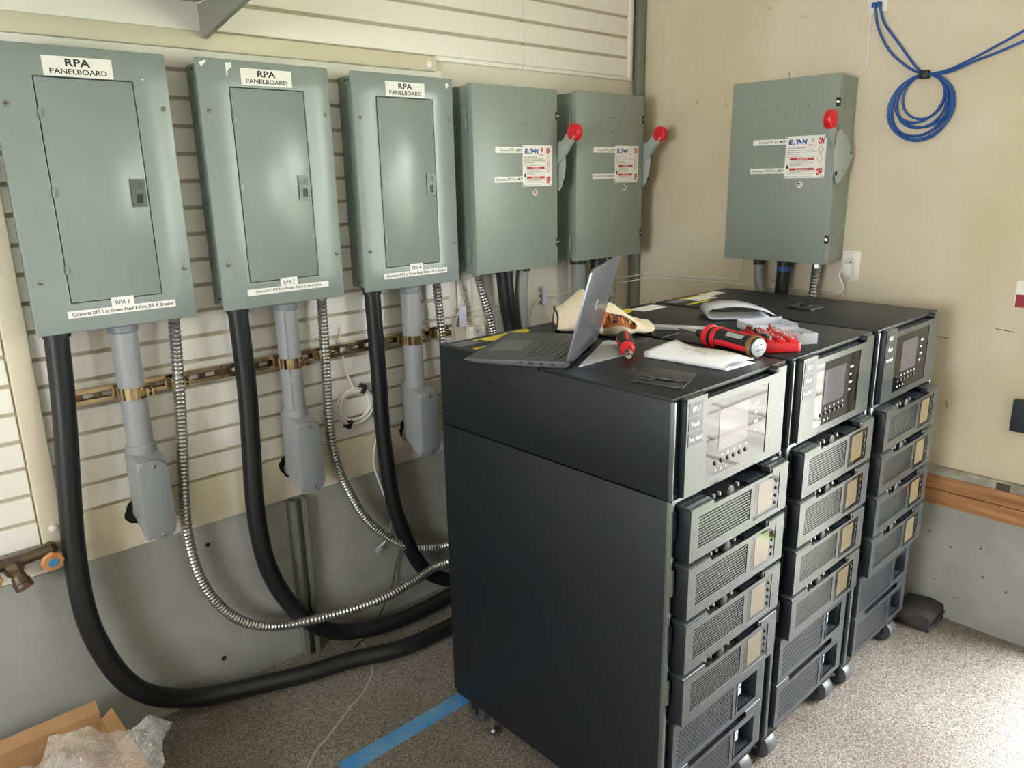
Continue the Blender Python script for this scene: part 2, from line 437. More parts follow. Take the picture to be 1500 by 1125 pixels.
# horizontal beige board over the panels
MB().box(XN + .02, 1.825, W - .03, W + .001, 2.068, 2.118).build('horizontal_board', M_trimbeige, wl, bevel=.004)
MB().lathe((1.79, W - .03, 2.088), (0, -1, 0), [(0, .013), (.004, .013), (.008, .007)], 14).build('screw_cap', M_white, wl, smooth=True)
# pale flat board under the shelf
MB().box(XN + .02, 1.02, W - .024, W + .001, 2.10, 2.32).build('backing_board', M_white, wl, bevel=.003)
# kick board and concrete base
MB().box(.412, 2.97, W - .014, W + .001, .622, .774).build('kick_board', M_trimbeige, wl, bevel=.002)
MB().box(XN + .02, .40, W - .014, W + .001, .640, .675).build('kick_board', M_white, wl, bevel=.002)
MB().box(XN + .02, .40, W - .004, W + .001, .675, .715).build('rubble_strip', M_ledge, wl)
MB().box(XN, RX, W - .006, W + .001, 0, .622).build('concrete_base', M_conc, wl)
for (x, z, r) in ((.81, .547, .008), (.813, .116, .009), (1.0, .32, .003)):
    MB().lathe((x, W - .0065, z), (0, -1, 0), [(0, r), (.001, r)], 9).build('anchor_hole', M_hole, wl)
def blob(x, z, r, name='wall_hole'):
    random.seed(int(x * 100)); poly = []
    for i in range(22):
        a = 2 * PI * i / 22; q = r * (1 + random.uniform(-.16, .16)); poly.append((x + q * math.cos(a), z + q * math.sin(a) * 1.1))
    MB().prism(poly, (W - .0155, W - .013), lambda a, b, h: (a, h, b)).build(name, M_hole, wl)
blob(.616, .735, .038); blob(1.116, .745, .037); blob(1.618, .755, .037)
# ---- right wall base
MB().box(RX - .004, RX + .001, DOOR[1] + .09, W - .006, 0, .462).build('concrete_base', M_conc, wr)
MB().box(RX - .006, RX + .001, DOOR[1] + .09, W - .006, .455, .515).build('wood_beam', M_wood, wr, bevel=.003)
MB().box(RX - .012, RX + .001, DOOR[1] + .09, W - .006, .519, .575).build('wood_beam', M_wood, wr, bevel=.003)
MB().box(RX - .004, RX + .001, DOOR[1] + .09, W - .006, .515, .519).build('beam_joint', M_hole, wr)
MB().box(RX - .018, RX + .001, DOOR[1] + .09, W - .006, .577, .612).build('ledge_strip', M_ledge, wr, bevel=.003)
MB().box(RX - .020, RX + .001, .655, .70, .578, .606).build('ledge_chip', M_darkwood, wr, bevel=.002)
random.seed(3)
for (y, z, l, a) in ((1.9, 1.98, .035, 1.4), (1.62, 2.06, .03, 1.5), (2.05, 2.0, .02, 1.2), (1.46, 2.03, .04, 1.5), (.95, 1.10, .05, .05), (.75, 1.15, .06, .1), (.9, .85, .03, 1.3), (1.05, 1.05, .02, .2)):
    d = Vector((0, math.cos(a), math.sin(a))) * l
    p = Vector((RX - .0005, y, z))
    MB().tube([p - d / 2, p, p + d / 2], .0012, 5).build('plaster_crack', M_darkwood, wr)
for (y, z) in ((.9, .34), (.82, .30), (.72, .33), (.70, .22), (.62, .19), (.86, .15), (.78, .1)):
    MB().lathe((RX - .0045, y, z), (-1, 0, 0), [(0, random.uniform(.003, .006)), (.001, .002)], 5).build('concrete_chip', M_darkwood, wr)
# floor crack
mb = MB(); pts = catmull([(1.30, 2.30, 0), (1.241, 2.124, 0), (1.15, 2.027, 0), (1.052, 1.976, 0), (.937, 1.909, 0), (.848, 1.854, 0), (.6, 1.6, 0)], .03)
for i in range(len(pts) - 1):
    a, b = pts[i], pts[i + 1]; n = Vector((-(b - a).y, (b - a).x, 0)).normalized() * .003
    mb.add([a - n + V * .0008, b - n + V * .0008, b + n + V * .0008, a + n + V * .0008], [(0, 1, 2, 3)])
mb.build('filled_crack', mat('crack_filler', 'b3a892', 0.7), floor)

# ---- outdoors seen through the doorway and in reflections
gr = struct(MB().box(RX + .12, 30, -25, 25, -.12, -.05).build('ground', M_grass))
random.seed(11)
y = -5.0; row = 0
while y < 4.0:
    hgt = random.uniform(.28, .42); x = RX + .14 + random.uniform(0, .2)
    while x < 8.2:
        wd = random.uniform(.45, .95)
        MB().box(x, x + wd - .03, y, y + hgt - .03, -.06, -.02 + random.uniform(-.006, .006)).build('paving_stone', M_stone, gr, bevel=.012, seg=1)
        x += wd
    y += hgt
random.seed(5)
for i in range(7):
    mb = MB(); c = Vector((13.5 + random.uniform(-.8, .8), -14 + i * 4.4, 1.2)); r0 = random.uniform(1.5, 1.75)
    n1, n2 = 24, 14
    for a in range(n2 + 1):
        for b in range(n1):
            th = PI * a / n2; ph = 2 * PI * b / n1
            d = Vector((math.sin(th) * math.cos(ph), math.sin(th) * math.sin(ph), math.cos(th)))
            q = r0 * (1 + .35 * noise.noise(d * 2.3 + Vector((i * 7, 0, 0))) + .12 * noise.noise(d * 9))
            mb.v.append(c + Vector((d.x * q, d.y * q, d.z * q * 1.0)))
    for a in range(n2):
        for b in range(n1):
            mb.f.append((a * n1 + b, a * n1 + (b + 1) % n1, (a + 1) * n1 + (b + 1) % n1, (a + 1) * n1 + b))
    for v_ in mb.v: v_.z = max(v_.z, -.04)
    tag(mb.build('garden_bush', M_hedge), ('first', 'second', 'third', 'fourth', 'fifth', 'sixth', 'seventh')[i] + ' leafy green bush along the far edge of the lawn, counted from the near end', 'bush', 'bushes beyond the yard')

# ================================================================== PANELBOARDS
SCREWP = mat('painted_screw', '8f8f80', 0.35, metal=0.7)
def rings(mb, x, zc, yc, radii, t=.0019, axis='x'):
    for r in radii:
        pts = [(x, yc + r * math.cos(2 * PI * i / 24), zc + r * math.sin(2 * PI * i / 24)) for i in range(24)]
        mb.tube(pts, t, 5, closed=True)
PW, PH = .414, .714
def panelboard(loc, label, small, long_, rl):
    """origin at the lower left of the cover on the slatted wall (y = 0 is the wall face)"""
    t = thing('electrical_panel', label, 'panelboard', loc)
    MB().box(.015, PW - .015, -.097, 0, .012, PH - .012).build('enclosure_box', M_panelside, t, bevel=.003)
    MB().plate(0, PW, 0, PH, [(.0925 - .0018, .3215 + .0018, .079 - .0018, .638 + .0018)], -.109, -.097).build('cover', M_panel, t, bevel=.004, weld=True)
    d = MB().box(.0925, .3215, -.1102, -.1015, .079, .638).build('door', M_panel, t, bevel=.0015)
    MB().box(.085, .329, -.100, -.097, .07, .647).build('door_recess', M_rackdark, t)
    for z in (.165, .36, .553):
        MB().cyl((.0925, -.112, z - .011), (.0925, -.112, z + .011), .0032, n=8).box(.0925, .100, -.1125, -.109, z - .010, z + .010).build('hinge', mat('hinge_grey', '8a908b', .35, metal=.5), d)
    la = MB().plate(.279, .3165, .318, .392, [(.290, .306, .328, .352)], -.1145, -.109).build('latch', mat('latch_grey', '5a605b', .35, metal=.4), t, bevel=.0008)
    MB().box(.290, .306, -.1125, -.1105, .328, .352).build('latch_pull', M_blackp, la)
    mb = MB(); pts = [(.2915 + .006 * math.cos(a * PI / 8), -.1148, .374 + .008 * math.sin(a * PI / 8)) for a in range(16)]
    mb.tube(pts, .0008, 4, closed=True).box(.3015, .303, -.1155, -.114, .366, .383).box(.306, .3075, -.1155, -.114, .366, .383).build('embossed_mark', mat('emboss', '565c57', .4), la)
    for (x, z) in ((.024, .572), (.394, .574), (.028, .139), (.394, .143)):
        s = MB().lathe((x, -.109, z), (0, -1, 0), [(0, .0065), (.002, .0065), (.0038, .003)], 14).build('cover_screw', SCREWP, t, smooth=True)
        MB().box(x - .005, x + .005, -.1132, -.1125, z - .0008, z + .0008).build('slot', M_blackp, s)
    for (z, y, rr) in ((.55, -.045, (.028, .02, .012)), (.45, -.05, (.016, .010)), (.39, -.03, (.014, .009)), (.36, -.07, (.014, .009)), (.32, -.045, (.013, .008)), (.64, -.06, (.028, .018)), (.12, -.05, (.02, .012))):
        mb = MB(); rings(mb, .0155, z, y, rr); mb.build('knockout', M_panelside, t)
    mb = MB()
    for y in (-.085, -.065, -.045): mb.lathe((.0152, y, .69), (-1, 0, 0), [(0, .004), (.0008, .004)], 8).lathe((.0152, y, .03), (-1, 0, 0), [(0, .004), (.0008, .004)], 8)
    mb.build('vent_holes', M_hole, t)['kind'] = 'stuff'
    # labels
    l1 = MB().box(rl[0], rl[1], -.1100, -.109, rl[2], rl[3]).build('title_label', M_label, t)
    wd = rl[1] - rl[0]; ht = rl[3] - rl[2]; mb = MB()
    put_text(mb, 'RPA', (rl[0] + wd * .32, -.1103, rl[2] + ht * .52), U, V, wd * .36, ht * .38, .028)
    put_text(mb, 'PANELBOARD', (rl[0] + wd * .09, -.1103, rl[2] + ht * .12), U, V, wd * .82, ht * .27, .015)
    mb.build('lettering', M_ink, l1)
    l3 = MB().box(.078, .356, -.1098, -.109, .038, .057).build('circuit_label', M_label, t)
    mb = MB(); put_text(mb, long_, (.088 if len(long_) > 46 else .104, -.1102, .0425), U, V, .262 if len(long_) > 46 else .226, .0105, .012); mb.build('lettering', M_ink, l3)
    l2 = MB().box(.188, .246, -.1105, -.1096, .053, .082).build('name_label', M_label, t)
    mb = MB(); put_text(mb, small, (.198, -.1109, .061), U, V, .038, .013, .008); mb.build('lettering', M_inkgrey, l2)
    return t
PY = W - .011
p1 = panelboard((.417, PY, 1.319), 'grey panelboard with closed door, leftmost of the three, labelled RPA 6', 'RPA 6', 'Connects UPS 1 to Power Panel 6 thru 200 A Breaker', (.116, .277, .642, .689))
p2 = panelboard((.912, PY, 1.321), 'grey panelboard with chipped top paint, middle of the three, labelled RPA 2', 'RPA 2', 'Connects UPS 2 to Power Panel 2 via a Splice', (.128, .287, .648, .694))
p3 = panelboard((1.408, PY, 1.321), 'grey panelboard labelled RPA 4 standing next to the first safety switch', 'RPA 4', 'Connects UPS 3 to Power Panel 4 thru 200 A Breaker', (.129, .289, .643, .690))
def chips(t, spots):
    for poly in spots: MB().prism(poly, (-.1094, -.1088), lambda a, b, h: (a, h, b)).build('paint_chip', M_label, t)
chips(p2, [[(.010, .700), (.030, .708), (.030, .702), (.016, .690)], [(.085, .704), (.104, .706), (.102, .69), (.096, .693), (.096, .683), (.091, .686), (.090, .672), (.086, .668)]])
chips(p3, [[(.380, .694), (.392, .700), (.396, .688), (.386, .678)]])
chips(p1, [[(.345, .648), (.352, .650), (.350, .643)]])

# ================================================================== SAFETY SWITCHES
def safety_switch(loc, rz, label, n, note, holes):
    t = thing('safety_switch', label, 'safety switch', loc, rz)
    SW, SH, SD = .439, .684, .155
    MB().box(.006, SW - .006, -SD + .026, 0, .006, SH - .006).build('enclosure_box', M_panelside if rz == 0 else M_swgrey, t, bevel=.003)
    d = MB().box(0, SW, -SD, -SD + .028, 0, SH).build('door', M_swgrey, t, bevel=.0035)
    for z in (.555, .075):
        h = MB().cyl((-.003, -SD + .036, z - .032), (-.003, -SD + .036, z + .032), .005, n=8).box(-.002, .008, -SD + .03, -SD + .06, z - .03, z + .03).build('hinge', M_panelside, t, bevel=.001)
        MB().cyl((-.003, -SD + .036, z - .034), (-.003, -SD + .036, z + .034), .003, n=6).build('hinge_pin', M_steel, h)
    for z in (.585, .095):
        h = MB().box(SW - .012, SW + .0015, -SD - .001, -SD + .012, z - .016, z + .016).build('latch', M_blackp, t, bevel=.001)
        MB().lathe((SW - .005, -SD, z), (0.3, -1, 0), [(0, .006), (.008, .006), (.011, .003)], 10).build('latch_screw', M_chrome, h, smooth=True)
    for (z, y) in ((.60, -.075), (.09, -.07)):
        for x in (.0055, SW - .0055):
            mb = MB(); rings(mb, x, z, y, (.036, .022)); mb.build('knockout', M_panelside if rz == 0 else M_swgrey, t)
    # handle: leaf plate on the right side, lever and round red grip
    leaf = [(-.150, .297), (-.165, .315), (-.180, .355), (-.187, .40), (-.183, .445), (-.172, .478), (-.158, .492), (-.148, .49), (-.10, .462), (-.06, .432), (-.035, .405), (-.04, .385), (-.08, .345), (-.125, .305)]
    MB().prism(leaf, (SW + .010, SW + .017), lambda a, b, h: (h, a, b)).build('handle_plate', mat('handle_grey', 'a3aca6', .35), t, bevel=.003)
    mb = MB().lathe((SW - .008, -.10, .40), (1, 0, 0), [(0, .03), (.022, .03)], 18)
    mb.build('handle_boss', M_swgrey, t)
    mb = MB().lathe((SW + .017, -.168, .335), (1, 0, 0), [(0, .009), (.0006, .009)], 10).lathe((SW + .017, -.06, .41), (1, 0, 0), [(0, .005), (.0006, .005)], 8).lathe((SW + .017, -.12, .345), (1, 0, 0), [(0, .004), (.0006, .004)], 8)
    mb.build('plate_holes', M_hole, t)['kind'] = 'stuff'
    lev = [(-.110, .425), (-.145, .462), (-.222, .540), (-.254, .510), (-.185, .432), (-.15, .395)]
    lv = MB().prism(lev, (SW + .003, SW + .008), lambda a, b, h: (h, a, b)).prism([(-.190, .438), (-.250, .510), (-.254, .506), (-.194, .434)], (SW - .008, SW + .012), lambda a, b, h: (h, a, b)).build('lever', mat('handle_grey', 'a3aca6', .35), t, bevel=.001)
    k = MB().lathe((SW - .003, -.238, .522), (1, 0, 0), [(0, .026), (.003, .031), (.006, .033), (.022, .033), (.027, .031), (.029, .027), (.0291, .021), (.0275, .0195), (.0275, .015), (.0295, .0135), (.030, .004)], 28)
    k.lathe((SW - .003, -.238, .522), (-1, 0, 0), [(0, .026), (.0012, .021), (.0002, .0195), (.0002, .015), (.002, .0135), (.0025, .004)], 28)
    k.build('grip', M_redknob, lv, smooth=True)
    # warning sign
    y = -SD
    x0, x1, z0, z1 = .245, .405, .320, .474
    s = MB().box(x0, x1, y - .0012, y, z0, z1).build('warning_sign', M_label, t)
    yy = y - .0016
    def P(a, b): return (x0 + a * (x1 - x0), yy, z0 + b * (z1 - z0))
    wd, ht = x1 - x0, z1 - z0
    mb = MB()
    put_text(mb, 'E', P(.07, .80), U, V, wd * .09, ht * .12, .05, .1)
    put_text(mb, 'T', P(.24, .80), U, V, wd * .10, ht * .12, .05, .1)
    put_text(mb, 'N', P(.41, .80), U, V, wd * .11, ht * .12, .05, .1)
    mb.prism([(P(.17, 0)[0], P(0, .80)[2]), (P(.235, 0)[0], P(0, .80)[2]), (P(.225, 0)[0], P(0, .825)[2]), (P(.185, 0)[0], P(0, .825)[2])], (yy - .0002, yy), lambda a, b, h: (a, h, b))
    mb.prism([(P(.195, 0)[0], P(0, .87)[2]), (P(.225, 0)[0], P(0, .87)[2]), (P(.222, 0)[0], P(0, .905)[2])], (yy - .0002, yy), lambda a, b, h: (a, h, b))
    c = P(.365, .862); mb.prism([(c[0] + .0055 * math.cos(i * PI / 6), c[2] + .0055 * math.sin(i * PI / 6)) for i in range(12)], (yy - .0002, yy), lambda a, b, h: (a, h, b))
    mb.build('logo', M_blue, s)
    mb = MB()
    put_text(mb, 'ON', P(.80, .79), U, V, wd * .14, ht * .16, .06)
    put_text(mb, 'OFF', P(.80, .055), U, V, wd * .15, ht * .18, .06)
    put_text(mb, n, P(.635, .85), U, V, wd * .045, ht * .09, -.005)
    put_text(mb, note, P(.58, .745), U, V, wd * .14, ht * .055, .0)
    for zc in (.455, .215): mb.add([P(.13, zc - .025), P(.74, zc - .025), P(.74, zc + .025), P(.13, zc + .025)], [(0, 1, 2, 3)])
    A = [(.87, .75), (.94, .64), (.895, .64), (.895, .46), (.94, .46), (.87, .35), (.80, .46), (.845, .46), (.845, .64), (.80, .64)]
    mb.tube([P(*q) for q in A], .0009, 5, closed=True)
    mb.build('red_print', M_red, s)
    mb = MB()
    for i, (tx, wv) in enumerate((('General Duty Safety Switch', .45), ("Interrupteur de s\u00e9curit\u00e9 \u00e0 usage g\u00e9n\u00e9ral", .66), ('Interruptor de seguridad de servicio general', .72), ('200 A, 240 V~, 60 Hz', .32))):
        put_text(mb, tx, P(.045, .70 - i * .047), U, V, wd * wv, ht * .030, .02)
    e = P(.075, .27); mb.prism([(e[0] + .0045 * math.cos(i * PI / 6), e[2] + .008 * math.sin(i * PI / 6)) for i in range(12)], (yy - .0003, yy), lambda a, b, h: (a, h, b))
    for (a, b) in ((.03, .965), (.965, .965), (.03, .03), (.965, .03)):
        q = P(a, b); mb.prism([(q[0] + .0022 * math.cos(i * PI / 4), q[2] + .0022 * math.sin(i * PI / 4)) for i in range(8)], (yy - .0006, yy), lambda a, b, h: (a, h, b))
    mb.build('black_print', M_ink, s)
    mb = MB()
    for z in (.535, .515, .41, .395, .38, .34, .325, .31, .295, .175, .16, .145, .13, .035): 
        q = .045 if z > .5 or z < .05 else .13; r = random.uniform(.4, .72)
        mb.add([P(q, z), P(max(q + .2, r), z), P(max(q + .2, r), z + .006), P(q, z + .006)], [(0, 1, 2, 3)])
    for z in (.50, .355, .10): mb.add([P(.03, z), P(.75, z), P(.75, z + .005), P(.03, z + .005)], [(0, 1, 2, 3)])
    mb.build('fine_print', M_greyprint, s)
    for tx, a, zc, wv in (('DANGER', .31, .44, .22), ('PELIGRO', .29, .20, .25)):
        mb = MB(); put_text(mb, tx, P(a + .05, zc), U, V, wd * wv, ht * .028, .02)
        mb.add([P(a, zc), P(a + .035, zc), P(a + .0175, zc + .032)], [(0, 1, 2)])
        for v_ in mb.v: v_.y -= .0003
        mb.build('white_print', M_label, s)
    for (a, b, c, tx) in ((.105, .4455, .4665, 'Connect UPS %s to MDP' % n), (.100, .338, .3585, 'Disconnect UPS %s from MDP' % n)):
        l = MB().box(a, .247, y - .0008, y, b, c).build('strip_label', M_label, t)
        q = .025 if tx.startswith('Con') else .006
        mb = MB(); put_text(mb, tx, (a + q, y - .0011, b + .0055), U, V, .246 - a - q - .004, .0105, .006); mb.build('lettering', M_ink, l)
    f = MB().prism([(.311 + .0125 * math.cos(i * PI / 10), .296 + .0125 * math.sin(i * PI / 10)) for i in range(20)], (y - .0008, y), lambda a, b, h: (a, h, b)).build('flag_sticker', M_label, t)
    mb = MB()
    for i in range(4): mb.add([(.303, y - .0011, .289 + i * .004), (.319, y - .0011, .289 + i * .004), (.319, y - .0011, .291 + i * .004), (.303, y - .0011, .291 + i * .004)], [(0, 1, 2, 3)])
    mb.build('flag_stripes', M_red, f)
    MB().box(.303, .311, y - .0014, y - .0009, .296, .304).build('flag_canton', M_navy, f)
    mb = MB()
    for (a, b, r) in holes: mb.lathe((a, y, b), (0, -1, 0), [(0, r), (.0005, r)], 7)
    mb.build('rust_specks', mat('rust_speck', '6f6140', .8), t)['kind'] = 'stuff'
    return t
random.seed(21)
def specks(x0, x1, z0, z1, nx, nz, p=.75, tilt=0.0, r=.0024):
    out = []
    for k in range(nz):
        for i in range(nx):
            if random.random() < p:
                a = x0 + (x1 - x0) * i / (nx - 1) + random.uniform(-.005, .005)
                out.append((a, z1 - (z1 - z0) * k / max(1, nz - 1) - tilt * (a - x0) + random.uniform(-.004, .004), random.uniform(.6, 1.0) * r))
    return out
s1 = safety_switch((1.872, PY, 1.338), 0, 'grey safety switch marked UPS 1, beside the RPA 4 panelboard', '1', 'RPA 6', specks(.13, .33, .55, .60, 12, 2, .7))
s2 = safety_switch((2.424, PY, 1.342), 0, 'grey safety switch marked UPS 2, in the corner of the two walls', '2', 'RPA 2', specks(.10, .33, .545, .60, 9, 3, .8, .12, .003) + specks(.13, .36, .10, .15, 10, 3, .6, -.1, .003))
s3 = safety_switch((RX, 1.775, 1.350), -PI / 2, 'grey safety switch marked UPS 3, alone on the right-hand wall near the blue cable', '3', 'RPA 4', specks(.12, .32, .545, .61, 8, 3, .6, 0, .0028))

# ================================================================== STRUT RAIL + CLAMPS
t = thing('strut_rail', 'gold zinc strut channel running along the slatted wall behind the conduits', 'strut rail', (.44, W - .011, 1.098))
def rail(x0, x1):
    hs = []; x = x0 + .03
    while x + .03 < x1: hs.append((x, x + .028, .012, .024)); x += .05
    r = MB().box(x0, x1, -.022, -.003, 0, .003).box(x0, x1, -.022, -.003, .039, .042).box(x0, x1, -.023, -.018, .002, .0115).box(x0, x1, -.023, -.018, .0305, .040)
    r = r.build('rail', M_zinc, t)
    MB().plate(x0, x1, .001, .041, hs, -.006, -.004).build('slotted_back', mat('zinc_back_shaded', '8a7658', .35, metal=.7, color2='5f4d3c', vscale=12), r)  # darker zinc paints in the shade inside the channel
    return r
rail(0, .475); rail(.478, 1.40)
def clamp(x, r, tp):
    yc = -.022 - r
    ring = []
    mb = MB()
    pts = [(x + (r + .002) * math.cos(a), yc + (r + .002) * math.sin(a)) for a in [PI * (-.0) + PI * i / 14 for i in range(-14, 15)]]
    for i in range(len(pts) - 1):
        a, b = pts[i], pts[i + 1]
        if a[1] > yc + r * .55: continue
        ca = Vector((a[0] - x, a[1] - yc, 0)).normalized() * .0028; cb = Vector((b[0] - x, b[1] - yc, 0)).normalized() * .0028
        vs = []
        for z in (.004, .038): vs += [(a[0], a[1], z), (b[0], b[1], z), (b[0] + cb.x, b[1] + cb.y, z), (a[0] + ca.x, a[1] + ca.y, z)]
        mb.add(vs, [(0, 1, 2, 3), (7, 6, 5, 4), (0, 4, 5, 1), (2, 6, 7, 3), (1, 5, 6, 2), (0, 3, 7, 4)])
    mb.box(x - r - .012, x - r + .004, -.03, -.018, .008, .034).box(x + r - .004, x + r + .012, -.03, -.018, .008, .034)
    # ears of the clamp at the front right
    q = Vector((x + r * .75, yc - r * .75, .021))
    mb.box(q.x - .004, q.x + .002, q.y - .02, q.y + .006, .010, .032).box(q.x + .012, q.x + .018, q.y - .02, q.y + .006, .010, .032)
    c = mb.build('pipe_clamp', M_zinc, t, smooth=True, weld=True)
    MB().cyl((q.x - .012, q.y - .010, .021), (q.x + .026, q.y - .010, .021), .0035, n=8).lathe((q.x - .012, q.y - .010, .021), (1, 0, 0), [(0, .008), (.006, .008)], 6).lathe((q.x + .020, q.y - .010, .021), (1, 0, 0), [(0, .007), (.006, .007)], 6).build('bolt', M_zinc, c)
RAILX = .44
for (x, r) in ((.637, .036), (.768, .018), (1.133, .036), (1.262, .018), (1.628, .036), (1.765, .018)):
    clamp(x - RAILX, r, None)

# ================================================================== GREY PVC CONDUITS
def pvc(x, label):
    yc = W - .011 - .022 - .036
    t = thing('rigid_conduit', label, 'conduit', (x, yc, .69))
    top = 1.330 - .69
    MB().cyl((0, 0, .235), (0, 0, top), .036, n=24).build('pipe', M_pvc, t, smooth=True)
    MB().lathe((0, 0, top - .035), (0, 0, 1), [(0, .037), (.003, .040), (.02, .040), (.022, .044), (.034, .044)], 24).build('locknut', mat('pvc_dark', '7c7f85', .4), t, smooth=True)
    prof = [(-.078, .005), (-.080, .235), (.030, .262), (.036, .255), (.036, .06), (.020, .035), (-.045, -.006), (-.066, -.010)]
    b = MB().prism(prof, (-.040, .040), lambda a, b, h: (h, a, b)).build('elbow_body', M_pvc, t, bevel=.016, seg=3)
    MB().lathe((0, 0, .225), (0, 0, 1), [(0, .041), (.045, .041), (.048, .037)], 24).build('socket', M_pvc, b, smooth=True)
    MB().cyl((0, .02, .045), (0, W - .014 - yc, .045), .037, n=20).build('wall_stub', M_pvc, b, smooth=True)
    poly = [(.041 * math.cos(a), .20 + .041 * math.sin(a)) for a in [PI * i / 10 for i in range(11)]] + [(.041 * math.cos(a), .03 + .041 * math.sin(a)) for a in [PI + PI * i / 10 for i in range(11)]]
    c = MB().prism(poly, (-.090, -.078), lambda a, b, h: (a, h, b)).build('cover_plate', mat('pvc_cover', '868a8f', .38), t, bevel=.002)
    for z in (.222, .008):
        MB().lathe((0, -.090, z), (0, -1, 0), [(0, .006), (.002, .005), (.003, .002)], 12).build('screw', M_steel, c, smooth=True)
    return t
c1 = pvc(.637, 'clean grey plastic conduit and elbow body beside the brass hose tap, leftmost of three')
c2 = pvc(1.133, 'grey plastic conduit with printed marking down its pipe, above the dark strut post')
c3 = pvc(1.628, 'grey plastic conduit and elbow body right beside the nearest black cabinet')
mb = MB()
for k, tx in enumerate(('SCHEDULE 40 PVC', 'RIGID NONMETALLIC CONDUIT', 'SUNLIGHT RESISTANT')):
    put_text(mb, tx, (-.0235, -.0285, .60 - k * .115), (0, 0, -1), Vector((.76, -.64, 0)).normalized(), .10, .007, .0)
mb.build('printed_marking', M_inkgrey, c2)

# ================================================================== FLEXIBLE CONDUITS AND CABLES
def hose(name, label, cat, pts, r, mt, ring=False, fitting=True, part='hose'):
    P = catmull(pts, .004 if ring else .02)
    o = P[-1]
    t = thing(name, label, cat, o)
    if ring:
        f = lambda i, L: r * (1.0 + .10 * math.sin(2 * PI * L / .0125))
        # resample evenly
        Q = [P[0]]; acc = 0
        for i in range(1, len(P)):
            acc += (P[i] - P[i - 1]).length
            if acc >= .0024: Q.append(P[i]); acc = 0
        Q2 = []
        step = .0031; d = 0; i = 0; cur = P[0].copy(); Q2.append(cur.copy())
        for i in range(1, len(P)):
            seg = P[i] - P[i - 1]; l = seg.length; pos = step - d
            while pos <= l:
                Q2.append(P[i - 1] + seg * (pos / l)); pos += step
            d = l - (pos - step)
        b = MB().tube([p - o for p in Q2], f, 12).build(part, mt, t, smooth=True)
        me = b.data
        me.polygons.foreach_set('use_smooth', [True] * len(me.polygons))
    else:
        MB().tube([p - o for p in P], r, 16).build(part, mt, t, smooth=True)
    if fitting:
        a = P[0] - o; n = V
        MB().lathe(a - n * .03, n, [(0, r * 1.12), (.022, r * 1.12), (.024, r * 1.35), (.034, r * 1.35)], 8 if ring else 20).build('connector', M_steel if ring else M_blackp, t)
        if ring: MB().box(a.x + r, a.x + r + .014, a.y - .006, a.y + .006, a.z - .022, a.z - .002).build('clamp_screw', M_steel, t, bevel=.002)
    return t
PB = 1.332   # panel undersides
hose('flexible_conduit', 'thick black flexible conduit with the longest loop, by the brass tap and along the floor', 'conduit',
     [(.471, 2.31, PB + .004), (.463, 2.31, 1.181), (.449, 2.305, 1.028), (.43, 2.30, .85), (.417, 2.295, .708), (.413, 2.29, .541), (.428, 2.285, .412), (.475, 2.285, .262), (.545, 2.29, .160), (.655, 2.31, .075), (.765, 2.30, .042), (.866, 2.27, .034), (1.029, 2.204, .034), (1.193, 2.158, .034), (1.35, 2.094, .034), (1.566, 2.075, .036), (1.80, 2.05, .06), (2.0, 1.95, .12), (2.05, 1.85, .22), (2.05, 1.735, .30)], .0305, M_rubber)
hose('flexible_conduit', 'thick black flexible conduit crossing in front of the dark strut post', 'conduit',
     [(.973, 2.31, PB + .004), (.975, 2.31, 1.073), (.968, 2.31, .891), (.957, 2.31, .666), (.966, 2.308, .486), (.997, 2.305, .355), (1.058, 2.30, .226), (1.135, 2.29, .130), (1.230, 2.29, .066), (1.385, 2.25, .045), (1.55, 2.225, .05), (1.70, 2.205, .07), (1.95, 2.10, .12), (2.30, 1.95, .22), (2.45, 1.735, .34)], .0305, M_rubber)
hose('flexible_conduit', 'thick black flexible conduit right of the white cable coil', 'conduit',
     [(1.464, 2.31, PB + .004), (1.470, 2.31, .974), (1.469, 2.31, .889), (1.476, 2.31, .697), (1.495, 2.305, .494), (1.540, 2.30, .33), (1.596, 2.295, .20), (1.667, 2.28, .125), (1.745, 2.26, .095), (1.90, 2.20, .12), (2.2, 2.05, .22), (2.55, 1.90, .34), (2.62, 1.735, .42)], .029, M_rubber)
hose('metal_conduit', 'longest ribbed flexible metal conduit, sagging in front of the strut post', 'conduit',
     [(.782, 2.315, PB + .006), (.770, 2.315, 1.119), (.757, 2.315, .949), (.745, 2.315, .819), (.734, 2.318, .613), (.765, 2.318, .432), (.850, 2.318, .281), (.972, 2.305, .20), (1.134, 2.24, .195), (1.336, 2.20, .195), (1.50, 2.205, .205), (1.671, 2.219, .215), (1.95, 2.1, .24), (2.0, 1.735, .3)], .0165, M_steel, ring=True, part='ribbed_tube')
hose('metal_conduit', 'ribbed flexible metal conduit curving down beside the white cable coil', 'conduit',
     [(1.268, 2.315, PB + .006), (1.265, 2.315, 1.166), (1.258, 2.315, .923), (1.263, 2.315, .77), (1.301, 2.315, .628), (1.388, 2.315, .45), (1.520, 2.30, .315), (1.64, 2.285, .265), (1.755, 2.26, .255), (2.1, 2.1, .3), (2.40, 1.735, .4)], .0165, M_steel, ring=True, part='ribbed_tube')
hose('metal_conduit', 'ribbed flexible metal conduit left of the wall outlet, vanishing behind the nearest cabinet', 'conduit',
     [(1.752, 2.315, PB + .008), (1.763, 2.315, 1.194), (1.777, 2.315, 1.03), (1.80, 2.315, .75), (1.95, 2.25, .5), (2.5, 2.0, .4), (2.52, 1.735, .45)], .0155, M_steel, ring=True, part='ribbed_tube')
DB = 1.345
